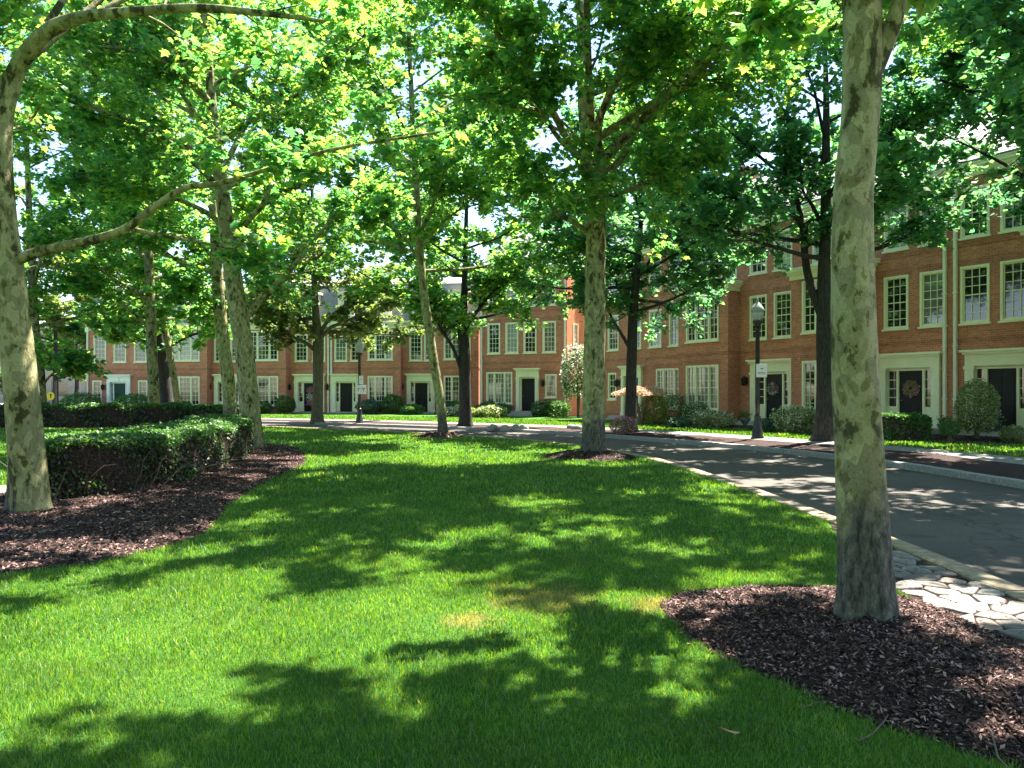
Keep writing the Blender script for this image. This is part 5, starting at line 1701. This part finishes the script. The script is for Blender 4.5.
# yellow warning sign at far left
t = thing('warning_sign', 'round yellow sign with black emblem on a dark post at far left', 'sign', (-28.6, 47.8, 0), 0)
mb = MB()
mb.box(0.18, 0.30, -0.05, 0.07, -0.1, 2.3)
mb.build('post', M['black_metal'], t)
mb = MB()
n = 20
mb.prism([(0.25 * math.cos(2 * math.pi * k_ / n), 1.35 + 0.25 * math.sin(2 * math.pi * k_ / n)) for k_ in range(n)], -0.08, -0.06)
so = mb.build('sign_board', M['yellow'], t)
mb = MB()
mb.prism([(-0.03, 1.2), (0.05, 1.22), (0.03, 1.33), (0.1, 1.42), (0.02, 1.5), (-0.06, 1.44), (-0.02, 1.36)], -0.086, -0.081)
mb.build('emblem', M['ink'], so)

# ------------------------------------------------------------------ wreaths, hanging, small things
def wreath(label, parent_o, ang, u, z, r_, cols):
    c_, s_ = math.cos(ang), math.sin(ang)
    yy_ = 0.07
    loc = (parent_o[0] + u * c_ - yy_ * s_, parent_o[1] + u * s_ + yy_ * c_, parent_o[2] + z)
    t = thing('door_wreath', label, 'wreath', loc, ang)
    rr = np.random.default_rng(len(label))
    n = 1500
    a_ = rr.uniform(0, 2 * math.pi, n)
    b_ = rr.normal(0, 0.05, n)
    P = np.column_stack([(r_ + b_) * np.cos(a_), rr.uniform(-0.05, 0.0, n), (r_ + b_) * np.sin(a_)])
    for i, cm in enumerate(cols):
        q = P[i::len(cols)]
        v, f = leaves_mesh(q, rr.normal(0, 1, q.shape), 0.07, False, 2.5)
        link(['greenery', 'flowers', 'berries'][i], mesh_np('wreath', v, [f], M[cm]), t)
wreath('wreath of yellow and orange berries hanging on a black door at right', rp(14.0), RA, 5.05, 1.72, 0.20, ['leaf_lime', 'leaf_peach', 'petal_pink'])
wreath('white and pink flower wreath on the black door behind the right lamp post', rp(7.05), RA, 5.5, 1.72, 0.19, ['petal_white', 'petal_pink', 'leaf_teal'])
o3 = lp(13.12)
c_, s_ = math.cos(LA), math.sin(LA)
t = thing('door_hanging', 'pink and red floral hanging on a black door left of the left lamp', 'door decoration', (o3[0] + 5.05 * c_ + 0.3 * s_, o3[1] + 5.05 * s_ - 0.3 * c_, o3[2]), LA)
for nm, zz, cm in (('flowers', 1.85, 'petal_pink'), ('ribbon', 1.35, 'petal_white'), ('blossom', 0.95, 'petal_pink')):
    rr = np.random.default_rng(int(zz * 10))
    P = rr.normal(0, 0.10, (260, 3)) * [1, 0.2, 1] + [0, 0.36, zz]
    v, f = leaves_mesh(P, rr.normal(0, 1, P.shape), 0.12, False, 2.5)
    link(nm, mesh_np(nm, v, [f], M[cm]), t)
# urns by steps
def urn(label, x, y, z):
    t = thing('planter', label, 'planter', (x, y, z), 0, 'door step planters')
    mb = MB()
    mb.lathe([(0.14, -0.05), (0.15, 0.04), (0.09, 0.08), (0.08, 0.13), (0.2, 0.32), (0.23, 0.42), (0.21, 0.43), (0.18, 0.38)], 16)
    mb.build('pot', M['terracotta'], t)
    rr = np.random.default_rng(int(abs(x * 100)))
    P = rr.normal(0, 0.11, (260, 3)) * [1, 1, 0.9] + [0, 0, 0.52]
    v, f = leaves_mesh(P, rr.normal(0, 1, P.shape), 0.07, False, 1.5)
    link('plant', mesh_np('plant', v, [f], M['leaf_hedge']), t)
x, y = hx(745, 33.0)
urn('grey stone planter on the ground left of the wreathed door', x, y, 0.06)
x, y = hx(945, 26.2)
urn('dark planter between the two doors at the right', x, y, 0.06)
# pale rocks edging the verge before the forward house
for i, px in enumerate((492, 505, 517, 524, 571, 577)):
    x, y = gp(px, 428.5 + (i % 2) * 0.8, 0.05)
    mb = MB()
    rr = random.Random(i)
    n = 9
    v, f = [], []
    js = [rr.uniform(0.8, 1.15) for _ in range(n)]
    for (sr, sz) in ((1.0, -0.05), (1.0, 0.08), (0.75, 0.16), (0.0, 0.2)):
        for k_ in range(n):
            v.append((0.22 * js[k_] * sr * math.cos(6.283 * k_ / n), 0.17 * js[k_] * sr * math.sin(6.283 * k_ / n), sz))
    for r_ in range(3):
        for k_ in range(n):
            f.append((r_ * n + k_, r_ * n + (k_ + 1) % n, (r_ + 1) * n + (k_ + 1) % n, (r_ + 1) * n + k_))
    mb.add(v, f, 0, True)
    tag(mb.build('rock', M['granite'], None, (x, y, 0.05)), 'pale rock edging the shaded verge before the forward house', 'rock', 'pale rocks along the verge')

# fallen leaf and twigs
mb = MB()
x, y = gp(727, 738, 0.03)
mb.add([(-0.055, 0.045, 0.01), (-0.015, 0.03, 0.0), (0.03, -0.005, 0.004), (0.05, -0.03, 0.012), (0.03, -0.035, 0.006), (-0.01, -0.008, 0.012), (-0.035, 0.018, 0.016)], [(0, 6, 1), (6, 5, 2, 1), (5, 4, 3, 2)])
mb.add([(-0.055, 0.045, 0.008), (-0.015, 0.03, -0.002), (0.03, -0.005, 0.002), (0.05, -0.03, 0.010), (0.03, -0.035, 0.004), (-0.01, -0.008, 0.010), (-0.035, 0.018, 0.014)], [(0, 1, 6), (6, 1, 2, 5), (5, 2, 3, 4)])
tag(mb.build('fallen_leaf', M['deadleaf'], None, (x, y, 0.058)), 'curled brown dead leaf lying on the grass at bottom right', 'leaf')
for i, (pxs) in enumerate([[(857, 720), (872, 714), (884, 702), (888, 698)], [(992, 720), (998, 735), (1012, 748)], [(800, 690), (815, 684), (826, 683)]]):
    pts = []
    for (a_, b_) in pxs:
        xx, yy_ = gp(a_, b_, 0.12)
        pts.append((xx, yy_, float(z_right(np.array([xx]), np.array([yy_]))[0]) + 0.016))
    b0 = pts[0]
    mb = MB()
    mb.tube([(q[0] - b0[0], q[1] - b0[1], q[2] - b0[2]) for q in pts], np.linspace(0.005, 0.003, len(pts)), 5)
    tag(mb.build('fallen_twig', M['twig'], None, b0), ['curved fallen twig on the mulch in front of the near trunk', 'bare fallen twig on the mulch at the right edge', 'short fallen twig on the mulch left of the near trunk'][i], 'twig')
